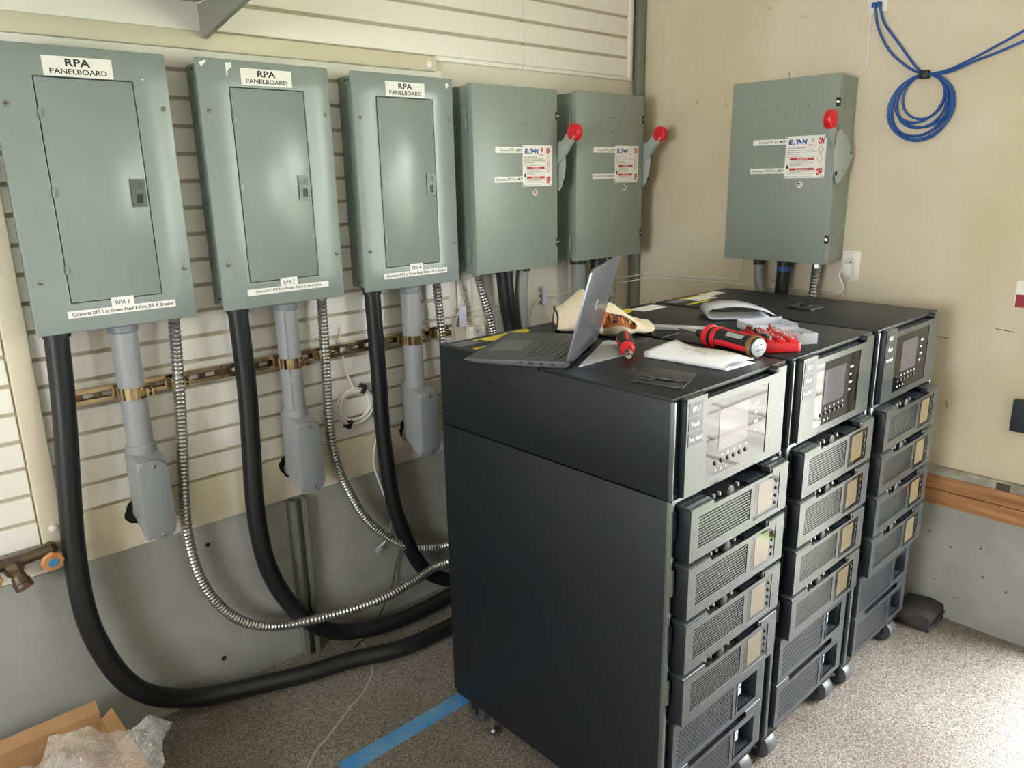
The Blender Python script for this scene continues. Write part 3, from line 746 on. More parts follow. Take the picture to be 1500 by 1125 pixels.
hose('metal_conduit', 'ribbed flexible metal conduit right of the outlet, under the first safety switch', 'conduit',
     [(1.944, 2.30, DB + .006), (1.965, 2.30, 1.26), (2.015, 2.30, 1.09), (2.05, 2.3, .8), (2.1, 2.2, .6), (2.15, 1.735, .55)], .0165, M_steel, ring=True, part='ribbed_tube')
hose('flexible_conduit', 'black flexible conduit between the wall outlet and the canvas bag', 'conduit',
     [(2.085, 2.30, DB + .004), (2.10, 2.30, 1.2), (2.125, 2.30, 1.08), (2.15, 2.28, .8), (2.2, 2.15, .65), (2.22, 1.735, .62)], .034, M_rubber)
hose('flexible_conduit', 'grey liquid-tight conduit just left of the cream canvas bag', 'conduit',
     [(2.195, 2.30, DB + .004), (2.18, 2.30, 1.24), (2.185, 2.30, 1.10), (2.22, 2.3, .9), (2.3, 2.30, .5), (2.3, 2.31, .03)], .026, M_greyliq)
hose('flexible_conduit', 'grey liquid-tight conduit under the corner switch, behind the canvas bag', 'conduit',
     [(2.53, 2.30, DB + .004), (2.535, 2.30, 1.2), (2.54, 2.30, 1.0), (2.54, 2.30, .5), (2.54, 2.31, .03)], .033, M_greyliq)
hose('flexible_conduit', 'black flexible conduit with blue tape under the switch marked UPS 2', 'conduit',
     [(2.665, 2.30, DB + .004), (2.66, 2.30, 1.2), (2.66, 2.28, 1.0), (2.65, 2.15, .7), (2.65, 1.735, .6)], .034, M_rubber)
hose('metal_conduit', 'ribbed flexible metal conduit by the steel corner channel, behind the laptop lid', 'conduit',
     [(2.765, 2.30, DB + .006), (2.765, 2.30, 1.2), (2.755, 2.29, .95), (2.72, 2.1, .7), (2.70, 1.735, .66)], .0165, M_steel, ring=True, part='ribbed_tube')
hose('flexible_conduit', 'slim grey liquid-tight conduit under the lone switch of the right-hand wall', 'conduit',
     [(2.94, 1.655, 1.354), (2.94, 1.650, 1.26), (2.94, 1.630, 1.15), (2.94, 1.62, .8), (2.95, 1.62, .03)], .020, M_greyliq)
h3 = hose('flexible_conduit', 'black flexible conduit with blue top under the switch marked UPS 3', 'conduit',
     [(2.94, 1.54, 1.354), (2.94, 1.545, 1.25), (2.94, 1.55, 1.1), (2.94, 1.55, .7), (2.95, 1.55, .03)], .027, M_rubber)
o = Vector((2.95, 1.55, .03)); MB().cyl(Vector((2.94, 1.541, 1.345)) - o, Vector((2.94, 1.543, 1.305)) - o, .0285, n=18).build('blue_tape_band', M_bluec, h3)
hose('metal_conduit', 'ribbed flexible metal conduit by the white outlet on the right-hand wall', 'conduit',
     [(2.94, 1.405, 1.356), (2.94, 1.410, 1.25), (2.94, 1.42, 1.1), (2.94, 1.43, .7), (2.95, 1.43, .03)], .0165, M_steel, ring=True, part='ribbed_tube')

# vertical channel under the second panel, corner post
t = MB().box(0, .058, -.006, 0, 0, .617).box(0, .006, -.038, -.006, 0, .617).box(.052, .058, -.038, -.006, 0, .617).box(.006, .018, -.038, -.035, 0, .617).box(.040, .052, -.038, -.035, 0, .617)
tag(t.xform(Matrix.Translation((1.095, W - .0065, 0))).build('strut_post', M_darkgreen, origin=(1.12, W - .02, 0)), 'dark steel strut channel standing upright against the grey concrete base', 'strut post')
t = MB().box(2.976, RX - .005, W - .050, W - .0145, .62, CH).box(2.984, RX - .012, W - .054, W - .046, .62, CH)
tag(t.build('corner_channel', M_darkgreen, bevel=.003, origin=(3.0, W - .03, .62)), 'grey square steel channel running up the corner of the room', 'steel post')
tag(MB().tube(catmull([(1.55, W - .02, .27), (1.52, W - .02, .2), (1.49, W - .03, .12), (1.42, W - .05, .05), (1.345, W - .08, .004), (1.25, W - .12, .003)], .02), .003, 6).build('loose_wire', M_brass, origin=(1.345, W - .08, .003)), 'thin brown wire trailing down the concrete base to the floor', 'wire')

# ================================================================== WHITE CABLE COIL
t = thing('cable_coil', 'coiled white network cable hanging on the slats between two black conduits', 'cable', (1.385, W - .014, .90))
o = Vector((1.385, W - .014, .90)); mb = MB(); random.seed(9)
for k in range(6):
    rx = .072 + random.uniform(-.012, .008); rz = .062 + random.uniform(-.01, .008); cx = random.uniform(-.006, .008); cz = random.uniform(-.006, .006); ya = -.006 - k * .004
    mb.tube([(cx + rx * math.cos(a), ya + .003 * math.sin(a * 2 + k), cz + rz * math.sin(a)) for a in [2 * PI * i / 36 for i in range(36)]], .0034, 7, closed=True)
mb.tube(catmull([Vector(p) - o for p in ((1.36, W - .012, 1.194), (1.35, W - .02, 1.16), (1.355, W - .024, 1.08), (1.375, W - .022, 1.0), (1.392, W - .02, .965))], .02), .0034, 7)
mb.tube(catmull([Vector(p) - o for p in ((1.42, W - .034, .950), (1.46, W - .036, .915), (1.476, W - .036, .861), (1.468, W - .034, .78), (1.448, W - .03, .69), (1.452, W - .03, .63), (1.483, W - .03, .52), (1.506, W - .03, .44), (1.500, W - .03, .37), (1.468, W - .03, .325), (1.44, W - .03, .312))], .02), .0036, 7)
mb.build('cable', M_wirew, t, smooth=True)
for (a, b, ang) in ((.035, .062, -.9), (-.033, -.058, -.9)):
    MB().box(-.006, .006, -.036, .004, -.017, .017).xform(Matrix.Translation((a, 0, b)) @ Matrix.Rotation(.5, 4, 'Y')).build('tie', M_blackp, t, bevel=.003)
MB().box(-.007, .007, -.005, .005, 0, .026).xform(Matrix.Translation(Vector((1.43, W - .03, .300)) - o) @ Matrix.Rotation(1.0, 4, 'Y')).build('plug', M_clear, t)

# ================================================================== OUTLETS, TAGS, WALL CABLES
def outlet(loc, rz, label, with_plug=False):
    t = thing('wall_outlet', label, 'outlet', loc, rz)
    MB().box(-.036, .036, -.007, 0, -.058, .058).build('cover_plate', M_outlet, t, bevel=.003)
    for z in (.022, -.022):
        r = MB().box(-.016, .016, -.0095, -.006, z - .015, z + .015).build('receptacle', M_outlet, t, bevel=.003)
        MB().box(-.0085, -.0065, -.0100, -.009, z - .002, z + .008).box(.0065, .0085, -.0100, -.009, z - .002, z + .008).lathe((0, -.0093, z - .008), (0, -1, 0), [(0, .003), (.0007, .003)], 8).build('slots', M_hole, r)
    for z in ((0,) if not with_plug else (.05, -.05)):
        MB().lathe((0, -.007, z), (0, -1, 0), [(0, .003), (.001, .003)], 8).build('plate_screw', M_steel, t)
    return t
outlet((1.935, W - .0005, 1.245), 0, 'white duplex outlet on the wall below the RPA 4 panelboard')
outlet((RX - .0005, 1.303, 1.336), -PI / 2, 'white outlet with a plug in it, below the switch marked UPS 3', True)
t = thing('power_adapter', 'small white plug and cord in the outlet on the right-hand wall', 'plug', (RX - .0105, 1.31, 1.32))
MB().box(-.036, 0, -.022, .010, -.018, .028).build('plug_body', M_wirew, t, bevel=.004)
MB().tube(catmull([(-.03, .012, 0), (-.034, .018, -.02), (-.03, .006, -.05), (-.02, 0, -.075), (-.012, .02, -.095), (-.006, .05, -.10)], .01), .0035, 8).build('cord', M_wirew, t, smooth=True)

def cable(name, label, pts, r=.0028, mt=M_wirew, cat='cable'):
    P = catmull(pts, .03); o = P[len(P) // 2]
    return tag(MB().tube([p for p in P], r, 7).build(name, mt, smooth=True, origin=o), label, cat)
yw = W - .003
cable('wall_cable', 'upper thin white cable running along both walls behind the racks', [(1.70, W - .016, 1.165), (1.82, W - .016, 1.168), (1.99, yw - .005, 1.172), (2.24, yw - .005, 1.185), (2.39, yw - .01, 1.203), (2.54, yw - .01, 1.200), (2.80, yw - .008, 1.213), (2.95, yw - .062, 1.222), (RX - .02, 2.27, 1.235), (RX - .01, 2.10, 1.232), (RX - .008, 1.90, 1.24), (RX - .008, 1.80, 1.242), (RX - .008, 1.778, 1.27), (RX - .008, 1.776, 1.36)])
cable('wall_cable', 'lower thin white cable running along both walls behind the racks', [(1.95, yw - .005, 1.145), (2.24, yw - .005, 1.160), (2.39, yw - .008, 1.180), (2.54, yw - .01, 1.176), (2.80, yw - .008, 1.19), (2.95, yw - .064, 1.20), (RX - .02, 2.26, 1.215), (RX - .01, 2.15, 1.217), (RX - .008, 1.787, 1.222), (RX - .01, 1.5, 1.225), (RX - .012, 1.36, 1.232), (RX - .02, 1.315, 1.225), (RX - .02, 1.305, 1.19), (RX - .02, 1.30, .95)])
cable('drop_cable', 'short white cable drooping from the tag under the outlet on the left wall', [(1.905, yw - .008, 1.19), (1.88, yw - .012, 1.15), (1.87, yw - .012, 1.08)], .0035)
cable('drop_cable', 'short white cable drooping from the tag under the switch marked UPS 1', [(2.36, yw - .01, 1.175), (2.31, yw - .014, 1.14), (2.29, yw - .014, 1.06), (2.29, yw - .014, .95)], .0035)
for (x, z, l) in ((1.915, 1.155, 'pale lavender tape tag on the wall cable below the left outlet'), (2.385, 1.185, 'pale lavender tape tag on the wall cable below the switch marked UPS 1')):
    tag(MB().box(x - .018, x + .018, yw - .0155, yw - .0145, z - .035, z + .045).build('tape_tag', M_tagl, origin=(x, yw - .015, z)), l, 'tag')
t = thing('data_jack', 'small white surface box on the wall left of the black conduit', 'jack box', (1.985, W - .0005, 1.07))
MB().box(-.045, .045, -.022, 0, -.05, .04).build('jack_body', M_outlet, t, bevel=.004)
MB().box(-.006, .004, -.023, -.0215, .012, .022).build('clip_mark', M_greyprint, t)

# ================================================================== BLUE CABLE COIL (right wall)
t = thing('cable_coil', 'hank of blue network cable tied and hung on the right-hand wall', 'cable', (RX - .003, 1.105, 1.915))
o = Vector((RX - .003, 1.105, 1.915)); mb = MB(); random.seed(4)
for k in range(8):
    r = .076 + .034 * (k / 7) + random.uniform(-.004, .004); top = .098
    cz = top - r * random.uniform(.98, 1.12); cy = random.uniform(-.012, .014); ex = random.uniform(.92, 1.06)
    mb.tube([(-.006 - .0035 * (k % 4) + .002 * math.sin(3 * a + k), cy * (1 - math.sin(a)) * .8 + r * ex * math.cos(a), cz + (top - cz) * (math.sin(a) if math.sin(a) > 0 else math.sin(a) * r / (top - cz))) for a in [2 * PI * i / 40 for i in range(40)]], .0042, 8, closed=True)
for i, (pts) in enumerate((((3.0, 1.300, 2.262), (3.004, 1.285, 2.19), (3.004, 1.235, 2.105), (3.0, 1.16, 2.04), (2.996, 1.105, 2.012)),
                           ((3.0, 1.283, 2.258), (3.0, 1.262, 2.20), (3.002, 1.20, 2.12), (2.998, 1.14, 2.045), (2.996, 1.105, 2.012)),
                           ((2.998, 1.10, 2.012), (3.0, 1.04, 2.018), (3.0, .965, 2.045), (2.998, .82, 2.114), (2.998, .65, 2.20), (3.0, .5, 2.28)),
                           ((2.996, 1.10, 2.012), (2.998, 1.03, 2.012), (2.998, .96, 2.036), (2.996, .815, 2.084), (2.998, .65, 2.17), (3.0, .5, 2.26)))):
    mb.tube(catmull([Vector(p) - o for p in pts], .02), .0042, 8)
mb.build('cable', M_bluec, t, smooth=True)
MB().box(-.030, .000, -.015, .015, .084, .112).build('tie', M_blackp, t, bevel=.004)
t = thing('wall_plate', 'white data plate with blue plugs at the top of the right-hand wall', 'wall plate', (RX - .0005, 1.298, 2.285))
MB().box(-.006, 0, -.036, .036, -.045, .06).build('cover_plate', M_outlet, t, bevel=.002)
for y in (.006, -.012): MB().box(-.026, -.005, y - .006, y + .006, -.028, -.012).build('plug', M_bluec, t, bevel=.001)
cable('raceway_cable', 'thin white cable running down from the data plate to the switch marked UPS 3', [(RX - .004, 1.317, 2.24), (RX - .004, 1.318, 2.17), (RX - .004, 1.312, 2.10), (RX - .004, 1.316, 2.055), (RX - .005, 1.345, 2.037)], .003)
t = thing('wall_notice', 'edge of a small white notice with a maroon band on the right-hand wall', 'notice', (RX - .0005, .66, 1.29))
MB().box(-.0015, 0, -.06, .075, -.055, .035).build('sheet', M_label, t)
MB().box(-.0022, -.0014, -.06, .072, -.055, -.012).build('colour_band', M_maroon, t)
t = thing('wall_box', 'dark slate box at the right-hand edge of the wall above the ledge', 'box', (RX - .0005, .62, .86))
MB().box(-.03, 0, -.08, .066, -.055, .06).build('box_body', M_dkblue, t, bevel=.004)
MB().box(-.033, -.029, -.07, .056, -.045, .05).build('box_cover', M_dkblue, t, bevel=.002)

# ================================================================== WATER VALVES (lower left)
t = thing('hose_valve', 'old brass hose tap with two orange wheel handles under the slats', 'faucet', (.284, 2.33, .687))
mb = MB().cyl((-.12, .0, .012), (.085, .0, .022), .017, n=14).cyl((.085, 0, .022), (.085, .05, .022), .016, n=12)
mb.build('pipe', M_brass, t, smooth=True)
v1 = MB().lathe((-.018, -.005, .020), (.25, -.55, -.80), [(0, .018), (.012, .026), (.03, .024), (.036, .018), (.05, .018)], 6).build('valve_body', M_brass, t, bevel=.002)
sp = MB().lathe((-.008, -.030, -.016), (.22, -.60, -.77), [(0, .019), (.012, .019), (.013, .023), (.024, .0235), (.025, .022), (.027, .0235), (.036, .0235), (.036, .018), (.020, .017), (.019, .001)], 20).build('spout', M_brass, t, smooth=True)
MB().lathe(Vector((-.008, -.030, -.016)) + Vector((.22, -.60, -.77)).normalized() * .0362, (.22, -.60, -.77), [(0, .0185), (.0006, .0150)], 18).build('spout_lip', M_brassin, sp)
def wheel(c, mt, nm):
    d = Vector((.1, -1, -.25)).normalized(); mb = MB(); c = Vector(c)
    n = 40; u = d.orthogonal().normalized(); w_ = d.cross(u)
    prof = [(0, .80), (.004, .98), (.011, 1.0), (.015, .94), (.015, .60)]
    vs = []
    for h, f in prof:
        for i in range(n):
            a = 2 * PI * i / n; q = .028 * f * (1 + (.05 * math.cos(8 * a) if f > .7 else 0)); vs.append(c + d * h + (u * math.cos(a) + w_ * math.sin(a)) * q)
    fs = [(k * n + i, k * n + (i + 1) % n, (k + 1) * n + (i + 1) % n, (k + 1) * n + i) for k in range(4) for i in range(n)]
    fs += [tuple(range(n - 1, -1, -1)), tuple(range(4 * n, 5 * n))]
    hw = mb.add(vs, fs).cyl(c, c - d * .02 + Vector((0, .0, 0)), .007, n=10).build('handle', M_orange, t, smooth=True)
    MB().lathe(c + d * .0148, d, [(0, .0135), (.002, .0135), (.0025, .006)], 18).build('index_disc', mt, hw)
wheel((.072, -.048, .012), M_discb, 'blue'); wheel((-.075, -.05, .004), M_discr, 'red')
MB().cyl((.072, -.03, .014), (.078, 0, .02), .010, n=10).cyl((-.075, -.03, .008), (-.07, 0, .014), .010, n=10).build('stem', M_brass, t)

# ================================================================== SHELF (top left)
t = thing('wall_shelf', 'grey steel wall shelf at the top left over the first panelboard', 'shelf', (.98, W - .024, 2.19))
MB().box(-2.2, 0, -.42, 0, .004, .012).box(-2.2, 0, -.425, -.415, -.02, .012).build('deck', M_shelf, t)
for xx in (0, -1.0, -2.0):
    br = MB().prism([(0, 0), (0, -.088), (-.01, -.088), (-.42, -.012), (-.42, 0)], (xx - .003, xx), lambda a, b, h: (h, a, b)).build('bracket', M_shelf, t)
    MB().prism([(0, -.088), (0, -.092), (-.012, -.092), (-.42, -.016), (-.42, -.012), (-.01, -.088)], (xx - .003, xx + .012), lambda a, b, h: (h, a, b)).build('flange', M_shelf, br)
for k in range(4):
    MB().box(-2.2, 0, -.09 - k * .1, -.07 - k * .1, -.003, .004).build('deck_rib', M_white, t)

# ================================================================== UPS CABINETS
def grille_mesh(x0, x1, z0, z1, y, px=.0080, pz=.0070, fx=.84, fz=.82):
    mb = MB(); nz = int((z1 - z0) / pz); pz = (z1 - z0) / nz
    for k in range(nz):
        off = (k % 2) * .5
        nx = int((x1 - x0) / px); a0 = x0
        edges = [x0] + [x0 + px * (i + off) for i in range(nx + 1) if x0 + 1e-4 < x0 + px * (i + off) < x1 - 1e-4] + [x1]
        zb, zt = z0 + k * pz, z0 + (k + 1) * pz
        for a, b in zip(edges, edges[1:]):
            if b - a < px * .8:
                mb.add([(a, y, zb), (b, y, zb), (b, y, zt), (a, y, zt)], [(0, 1, 2, 3)]); continue
            cx = (a + b) / 2; cz = (zb + zt) / 2; hx = px * fx / 2; hz = pz * fz / 2
            hv = [(cx - hx, cz - hz * .5), (cx, cz - hz), (cx + hx, cz - hz * .5), (cx + hx, cz + hz * .5), (cx, cz + hz), (cx - hx, cz + hz * .5)]
            mb.add([(a, y, zb), (b, y, zb), (b, y, zt), (a, y, zt)] + [(p, y, q) for p, q in hv],
                   [(0, 1, 5, 4), (1, 6, 5), (1, 2, 7, 6), (2, 3, 9, 8), (2, 8, 7), (3, 0, 4, 9)])
    return mb
RW = .478
def cabinet(loc, label):
    t = thing('ups_cabinet', label, 'power cabinet', loc)
    # carcass and covers (local: x 0..RW, rear y +.40, front edge y -.40)
    MB().box(.012, RW - .012, -.36, .395, .10, 1.228).build('carcass', M_rackdark, t)
    for x in (0, RW - .012):
        MB().box(x, x + .012, -.40, .40, .10, 1.003).build('side_panel', M_black, t, bevel=.003)
        MB().box(x, x + .012, -.40, .40, 1.006, 1.232).build('upper_side_panel', M_black, t, bevel=.003)
    MB().box(-.0006, .001, .007, .345, 1.1712, 1.1730).build('fold_line', M_rackdark, t)
    for q in (1.006, .105): MB().box(-.0008, .004, -.412, -.4002, q, 1.232 if q > 1 else 1.003).build('front_edge', M_rail, t, bevel=.001)
    MB().box(.006, RW - .006, .39, .402, .10, 1.23).build('rear_panel', M_black, t, bevel=.003)
    MB().box(.001, RW - .001, .002, .401, 1.229, 1.239).build('top_cover', M_black, t, bevel=.002)
    MB().box(.001, RW - .001, -.405, -.002, 1.229, 1.239).build('top_cover', M_black, t, bevel=.002)
    mb = MB()
    for y in (.32, .20, .08): mb.box(-.0012, .0005, y - .010, y + .006, 1.156, 1.161).box(-.0012, .0005, y - .012, y - .009, 1.160, 1.170)
    mb.build('side_slots', M_rackdark, t)['kind'] = 'stuff'
    MB().box(.006, RW - .006, -.40, .40, .082, .104).build('base_frame', M_black, t, bevel=.003)
    # front rails
    for x0, x1 in ((.002, .010), (RW - .010, RW - .002)):
        MB().box(x0, x1, -.413, -.395, .11, 1.0).build('rail', M_rail, t, bevel=.0015)
    for a in (.012, RW - .028): MB().box(a, a + .016, -.405, -.39, .11, 1.228).build('mounting_rail', M_black, t)
    MB().box(.006, RW - .006, -.41, -.37, .998, 1.006).build('divider_shelf', M_rail, t)
    # casters and levelling feet
    for x in (.055, RW - .055):
        for y in (.33, -.372):
            c = MB().cyl((x - .026, y, .040), (x + .026, y, .040), .040, n=22).build('caster', mat('caster_rubber', '45454a', .35), t, bevel=.004)
            MB().box(x - .031, x - .028, y - .014, y + .014, .03, .086).box(x + .028, x + .031, y - .014, y + .014, .03, .086).box(x - .031, x + .031, y - .03, y + .03, .081, .086).build('fork', M_blackp, c)
            MB().cyl((x - .034, y, .040), (x + .034, y, .040), .006, n=10).build('axle', M_chrome, c)
        for y in (.245, -.26):
            f = MB().lathe((x - .028 if x < .2 else x + .028, y, 0), (0, 0, 1), [(0, .017), (.004, .019), (.010, .019), (.013, .010), (.02, .007)], 18).build('levelling_foot', M_steel, t, smooth=True)
            MB().cyl((x - .028 if x < .2 else x + .028, y, .012), (x - .028 if x < .2 else x + .028, y, .086), .0045, n=8).build('stud', M_chrome, f)
    # control panel at the top
    yf = -.422
    g = (.108, .370, 1.028, 1.206)
    mb = MB().plate(.029, .452, 1.008, 1.222, [g], yf, yf + .004)
    mb.box(.029, .104, yf, yf + .004, 1.2215, 1.234).box(.397, .452, yf, yf + .004, 1.2215, 1.234)
    cp = mb.build('control_panel', M_face, t)
    for a, b in ((.029, .104), (.397, .452)):
        MB().prism([(yf, 1.226), (yf + .003, 1.233), (yf + .010, 1.2365), (yf + .05, 1.2365), (yf + .05, 1.231), (yf + .004, 1.226)], (a, b), lambda p, q, h: (h, p, q)).build('top_flange', M_face, cp, smooth=True)
    for a in (.029, .448): MB().box(a, a + .004, yf + .003, yf + .06, 1.008, 1.234).build('side_return', M_black, cp, bevel=.002)
    MB().box(.104, .397, yf + .014, yf + .05, 1.21, 1.222).build('top_recess', M_rackdark, cp)
    MB().lathe((.405, yf + .02, 1.230), (0, -1, 0), [(0, .010), (.017, .010), (.022, .007)], 14).build('knob', M_blackp, cp, smooth=True)
    MB().box(.019, .029, yf + .03, yf + .04, 1.025, 1.045).build('side_catch', M_steel, cp, bevel=.001)
    MB().box(g[0], g[1], yf + .0015, yf + .008, g[2], g[3]).build('touch_glass', M_glass, cp)
    MB().box(.160, .282, yf + .0009, yf + .002, 1.085, 1.182).build('lcd', M_lcd, cp)
    for i in range(6): MB().lathe((.150 + i * .026, yf + .0015, 1.058), (0, -1, 0), [(0, .0055), (.002, .0055), (.003, .003)], 10).build('button', M_btn, cp)
    mb = MB()
    for i in range(5): mb.lathe((.176 + i * .026, yf + .0014, 1.073), (0, -1, 0), [(0, .0032), (.0006, .0032)], 7)
    for i in range(3): mb.lathe((.152 + i * .022, yf + .0014, 1.040), (0, -1, 0), [(0, .003), (.0006, .003)], 6)
    for z in (1.165, 1.143, 1.12, 1.098): mb.box(.312, .330 if z in (1.165, 1.12) else .322, yf + .0008, yf + .0016, z - .0028, z + .0028)
    mb.build('icons', M_iconw, cp)['kind'] = 'stuff'
    for z in (1.196, 1.162, 1.128):
        MB().box(.036, .088, yf - .0008, yf, z - .002, z + .028).build('name_strip', M_facelow, cp)
    # modules
    for k in range(4):
        zt = .992 - .143 * k; zb = zt - .130; y = -.448
        x0, x1 = .023, .449
        G = (x0 + .030, x0 + .250, zb + .024, zb + .104); D = (x0 + .266, x0 + .386, zb + .012, zb + .110)
        mb = MB().plate(x0, x1, zb, zt - .013, [G, D], y, y + .003)
        mb.box(x0, x0 + .088, y, y + .003, zt - .0135, zt - .004).box(x1 - .078, x1, y, y + .003, zt - .0135, zt - .004)
        md = mb.build('power_module', M_face, t)
        for a, b in ((x0, x0 + .088), (x1 - .078, x1)):
            MB().prism([(y, zt - .008), (y + .002, zt - .003), (y + .007, zt), (y + .045, zt), (y + .045, zt - .004), (y + .004, zt - .008)], (a, b), lambda p, q, h: (h, p, q)).build('top_flange', M_face, md, smooth=True)
        for a in (x0, x1 - .004): MB().box(a, a + .004, y + .002, y + .050, zb, zt - .002).build('side_return', M_black, md, bevel=.0018)
        MB().box(x0 + .004, x1 - .004, y + .014, y + .075, zb + .002, zt - .018).build('module_body', M_rackdark, md)
        MB().box(x0 + .25, x1 - .08, y + .010, y + .045, zt - .020, zt - .012).build('top_tray', M_black, md)
        mb = MB().lathe((x0 + .165, y + .012, zt - .010), (0, -1, 0), [(0, .016), (.006, .016), (.008, .012)], 18)
        mb.build('thumb_wheel', M_blackp, md, smooth=True)
        for q in (.105, .128, .206): MB().lathe((x0 + q, y + .014, zt - .008), (0, 0, 1), [(0, .005), (.008, .005), (.009, .003)], 9).build('screw', M_steel, md)
        MB().lathe((x1 - .083, y + .025, zt - .008), (0, -1, 0), [(0, .008), (.02, .008), (.023, .005)], 12).build('knob', M_blackp, md, smooth=True)
        MB().box(.004, .011, y + .030, y + .036, zb + .055, zt - .010).build('side_tab', M_steel if k % 2 else M_black, md)
        gm = grille_mesh(G[0], G[1], G[2], G[3], y + .0015) if k == 0 else None
        if gm: go = gm.build('grille', M_face, md); go['kind'] = 'stuff'; gk = go; zk = zb
        else:
            go = gk.copy(); COL.objects.link(go); go.parent = md; go.location = (0, 0, zb - zk)
        MB().box(D[0], D[1], y + .0012, y + .006, D[2], D[3]).build('display_glass', M_glass, md)
        MB().box(D[0] + .020, D[0] + .088, y + .0006, y + .0016, D[2] + .012, D[3] - .008).build('lcd', M_lcd2, md)
        for i in range(4): MB().lathe((D[0] + .105, y + .0012, D[3] - .020 - i * .020), (0, -1, 0), [(0, .0048), (.002, .0048), (.003, .0025)], 9).build('button', M_btn, md)
    for k in range(2):
        zt = .418 - .148 * k; zb = zt - .143; y = -.422
        x0, x1 = .029, .452
        G = (x0 + .018, x0 + .268, zb + .012, zb + .112); D = (x0 + .290, x0 + .386, zb + .022, zb + .108)
        mb = MB().plate(x0, x1, zb, zt - .018, [G, D], y, y + .003)
        mb.box(x0, x0 + .072, y, y + .003, zt - .0185, zt - .004).box(x1 - .078, x1, y, y + .003, zt - .0185, zt - .004)
        md = mb.build('battery_module', M_facelow, t)
        for a, b in ((x0, x0 + .072), (x1 - .078, x1)):
            MB().prism([(y, zt - .008), (y + .002, zt - .003), (y + .007, zt), (y + .03, zt), (y + .03, zt - .004), (y + .004, zt - .008)], (a, b), lambda p, q, h: (h, p, q)).build('top_flange', M_facelow, md, smooth=True)
        for a in (x0, x1 - .004): MB().box(a, a + .004, y + .002, y + .05, zb, zt - .002).build('side_return', M_black, md, bevel=.0018)
        MB().box(x0 + .004, x0 + .280, y + .014, y + .06, zb + .002, zt - .020).box(x0 + .396, x1 - .004, y + .014, y + .06, zb + .002, zt - .020).box(x0 + .28, x0 + .396, y + .04, y + .06, zb + .002, zt - .02).build('module_body', M_rackdark, md)
        if k == 0:
            go = grille_mesh(G[0], G[1], G[2], G[3], y + .0015, .0120, .0070, .80, .62).build('grille', M_facelow, md); go['kind'] = 'stuff'; gk = go; zk = zb
        else:
            go = gk.copy(); COL.objects.link(go); go.parent = md; go.location = (0, 0, zb - zk)
        MB().plate(D[0] - .005, D[1] + .005, D[2] - .005, D[3] + .005, [D], y - .0015, y + .036).build('socket_frame', M_facelow, md)
        MB().box(D[0] + .012, D[0] + .042, y + .012, y + .04, D[2] + .030, D[2] + .066).build('connector', M_conn, md, bevel=.004)
        mb = MB().lathe((D[0] + .070, y + .04, D[2] + .06), (0, -1, 0), [(0, .005), (.003, .005)], 9)
        for q in (.021, .033): mb.lathe((D[0] + q, y + .0122, D[2] + .055), (0, -1, 0), [(0, .0035), (.0008, .0035)], 7)
        mb.build('terminals', M_hole, md)['kind'] = 'stuff'
    return t
RO = [(1.295, 1.311, 0), (1.795, 1.305, 0), (2.292, 1.297, 0)]
u1 = cabinet(RO[0], 'black power cabinet nearest the camera, its blank side facing us, labelled UPS 1')
u2 = copy_tree(u1); u2.location = RO[1]; u2['label'] = 'middle black power cabinet of three, with the red bit set on top'
u3 = copy_tree(u1); u3.location = RO[2]; u3['label'] = 'black power cabinet furthest from the camera, next to the right-hand wall'
for t, n, pp in ((u1, '1', '6'), (u2, '2', '2'), (u3, '3', '4')):
    cp = [c for c in t.children if c.name.startswith('control_panel')][0]
    yy = -.4232
    put_text(MB(), 'UPS ' + n, (.047, yy, 1.203), U, V, .030, .012, .02).build('lettering', M_iconw, cp)
    put_text(MB(), 'Feeds', (.047, yy, 1.169), U, V, .028, .012, .02).build('lettering', M_iconw, cp)
    put_text(MB(), 'Power Panel ' + pp, (.0385, yy, 1.136), U, V, .047, .011, .02).build('lettering', M_iconw, cp)
    # warning stickers on the rear of the lid
    zt = 1.2393
    st = MB().prism([(.10, .372), (.325, .380), (.315, .350), (.26, .325), (.15, .318), (.12, .335)], (zt, zt + .0006), lambda a, b, h: (a, b, h)).build('warning_sticker', M_yellow, t)
    MB().prism([(.10, .350), (.118, .362), (.126, .338)], (zt + .0006, zt + .0010), lambda a, b, h: (a, b, h)).build('hazard_triangle', M_ink, st)
    MB().box(.03, .165, .272, .286, zt, zt + .0006).build('warning_stripe', M_yellow, t)
    mb = MB()
    for i in range(5): mb.box(.02, .10 + .012 * (i % 3), .37 - i * .010, .374 - i * .010, zt, zt + .0005)
    mb.build('printed_lines', M_greyprint, t)['kind'] = 'stuff'
for t, x0, x1, y0, y1 in ((u2, .31, .44, .30, .365), (u3, .12, .24, .295, .36), (u3, .25, .36, .33, .385)):
    MB().box(x0, x1, y0, y1, 1.2393, 1.2402).build('paper_sticker', M_label, t)

# ================================================================== THINGS ON THE CABINETS
TZ = 1.2392
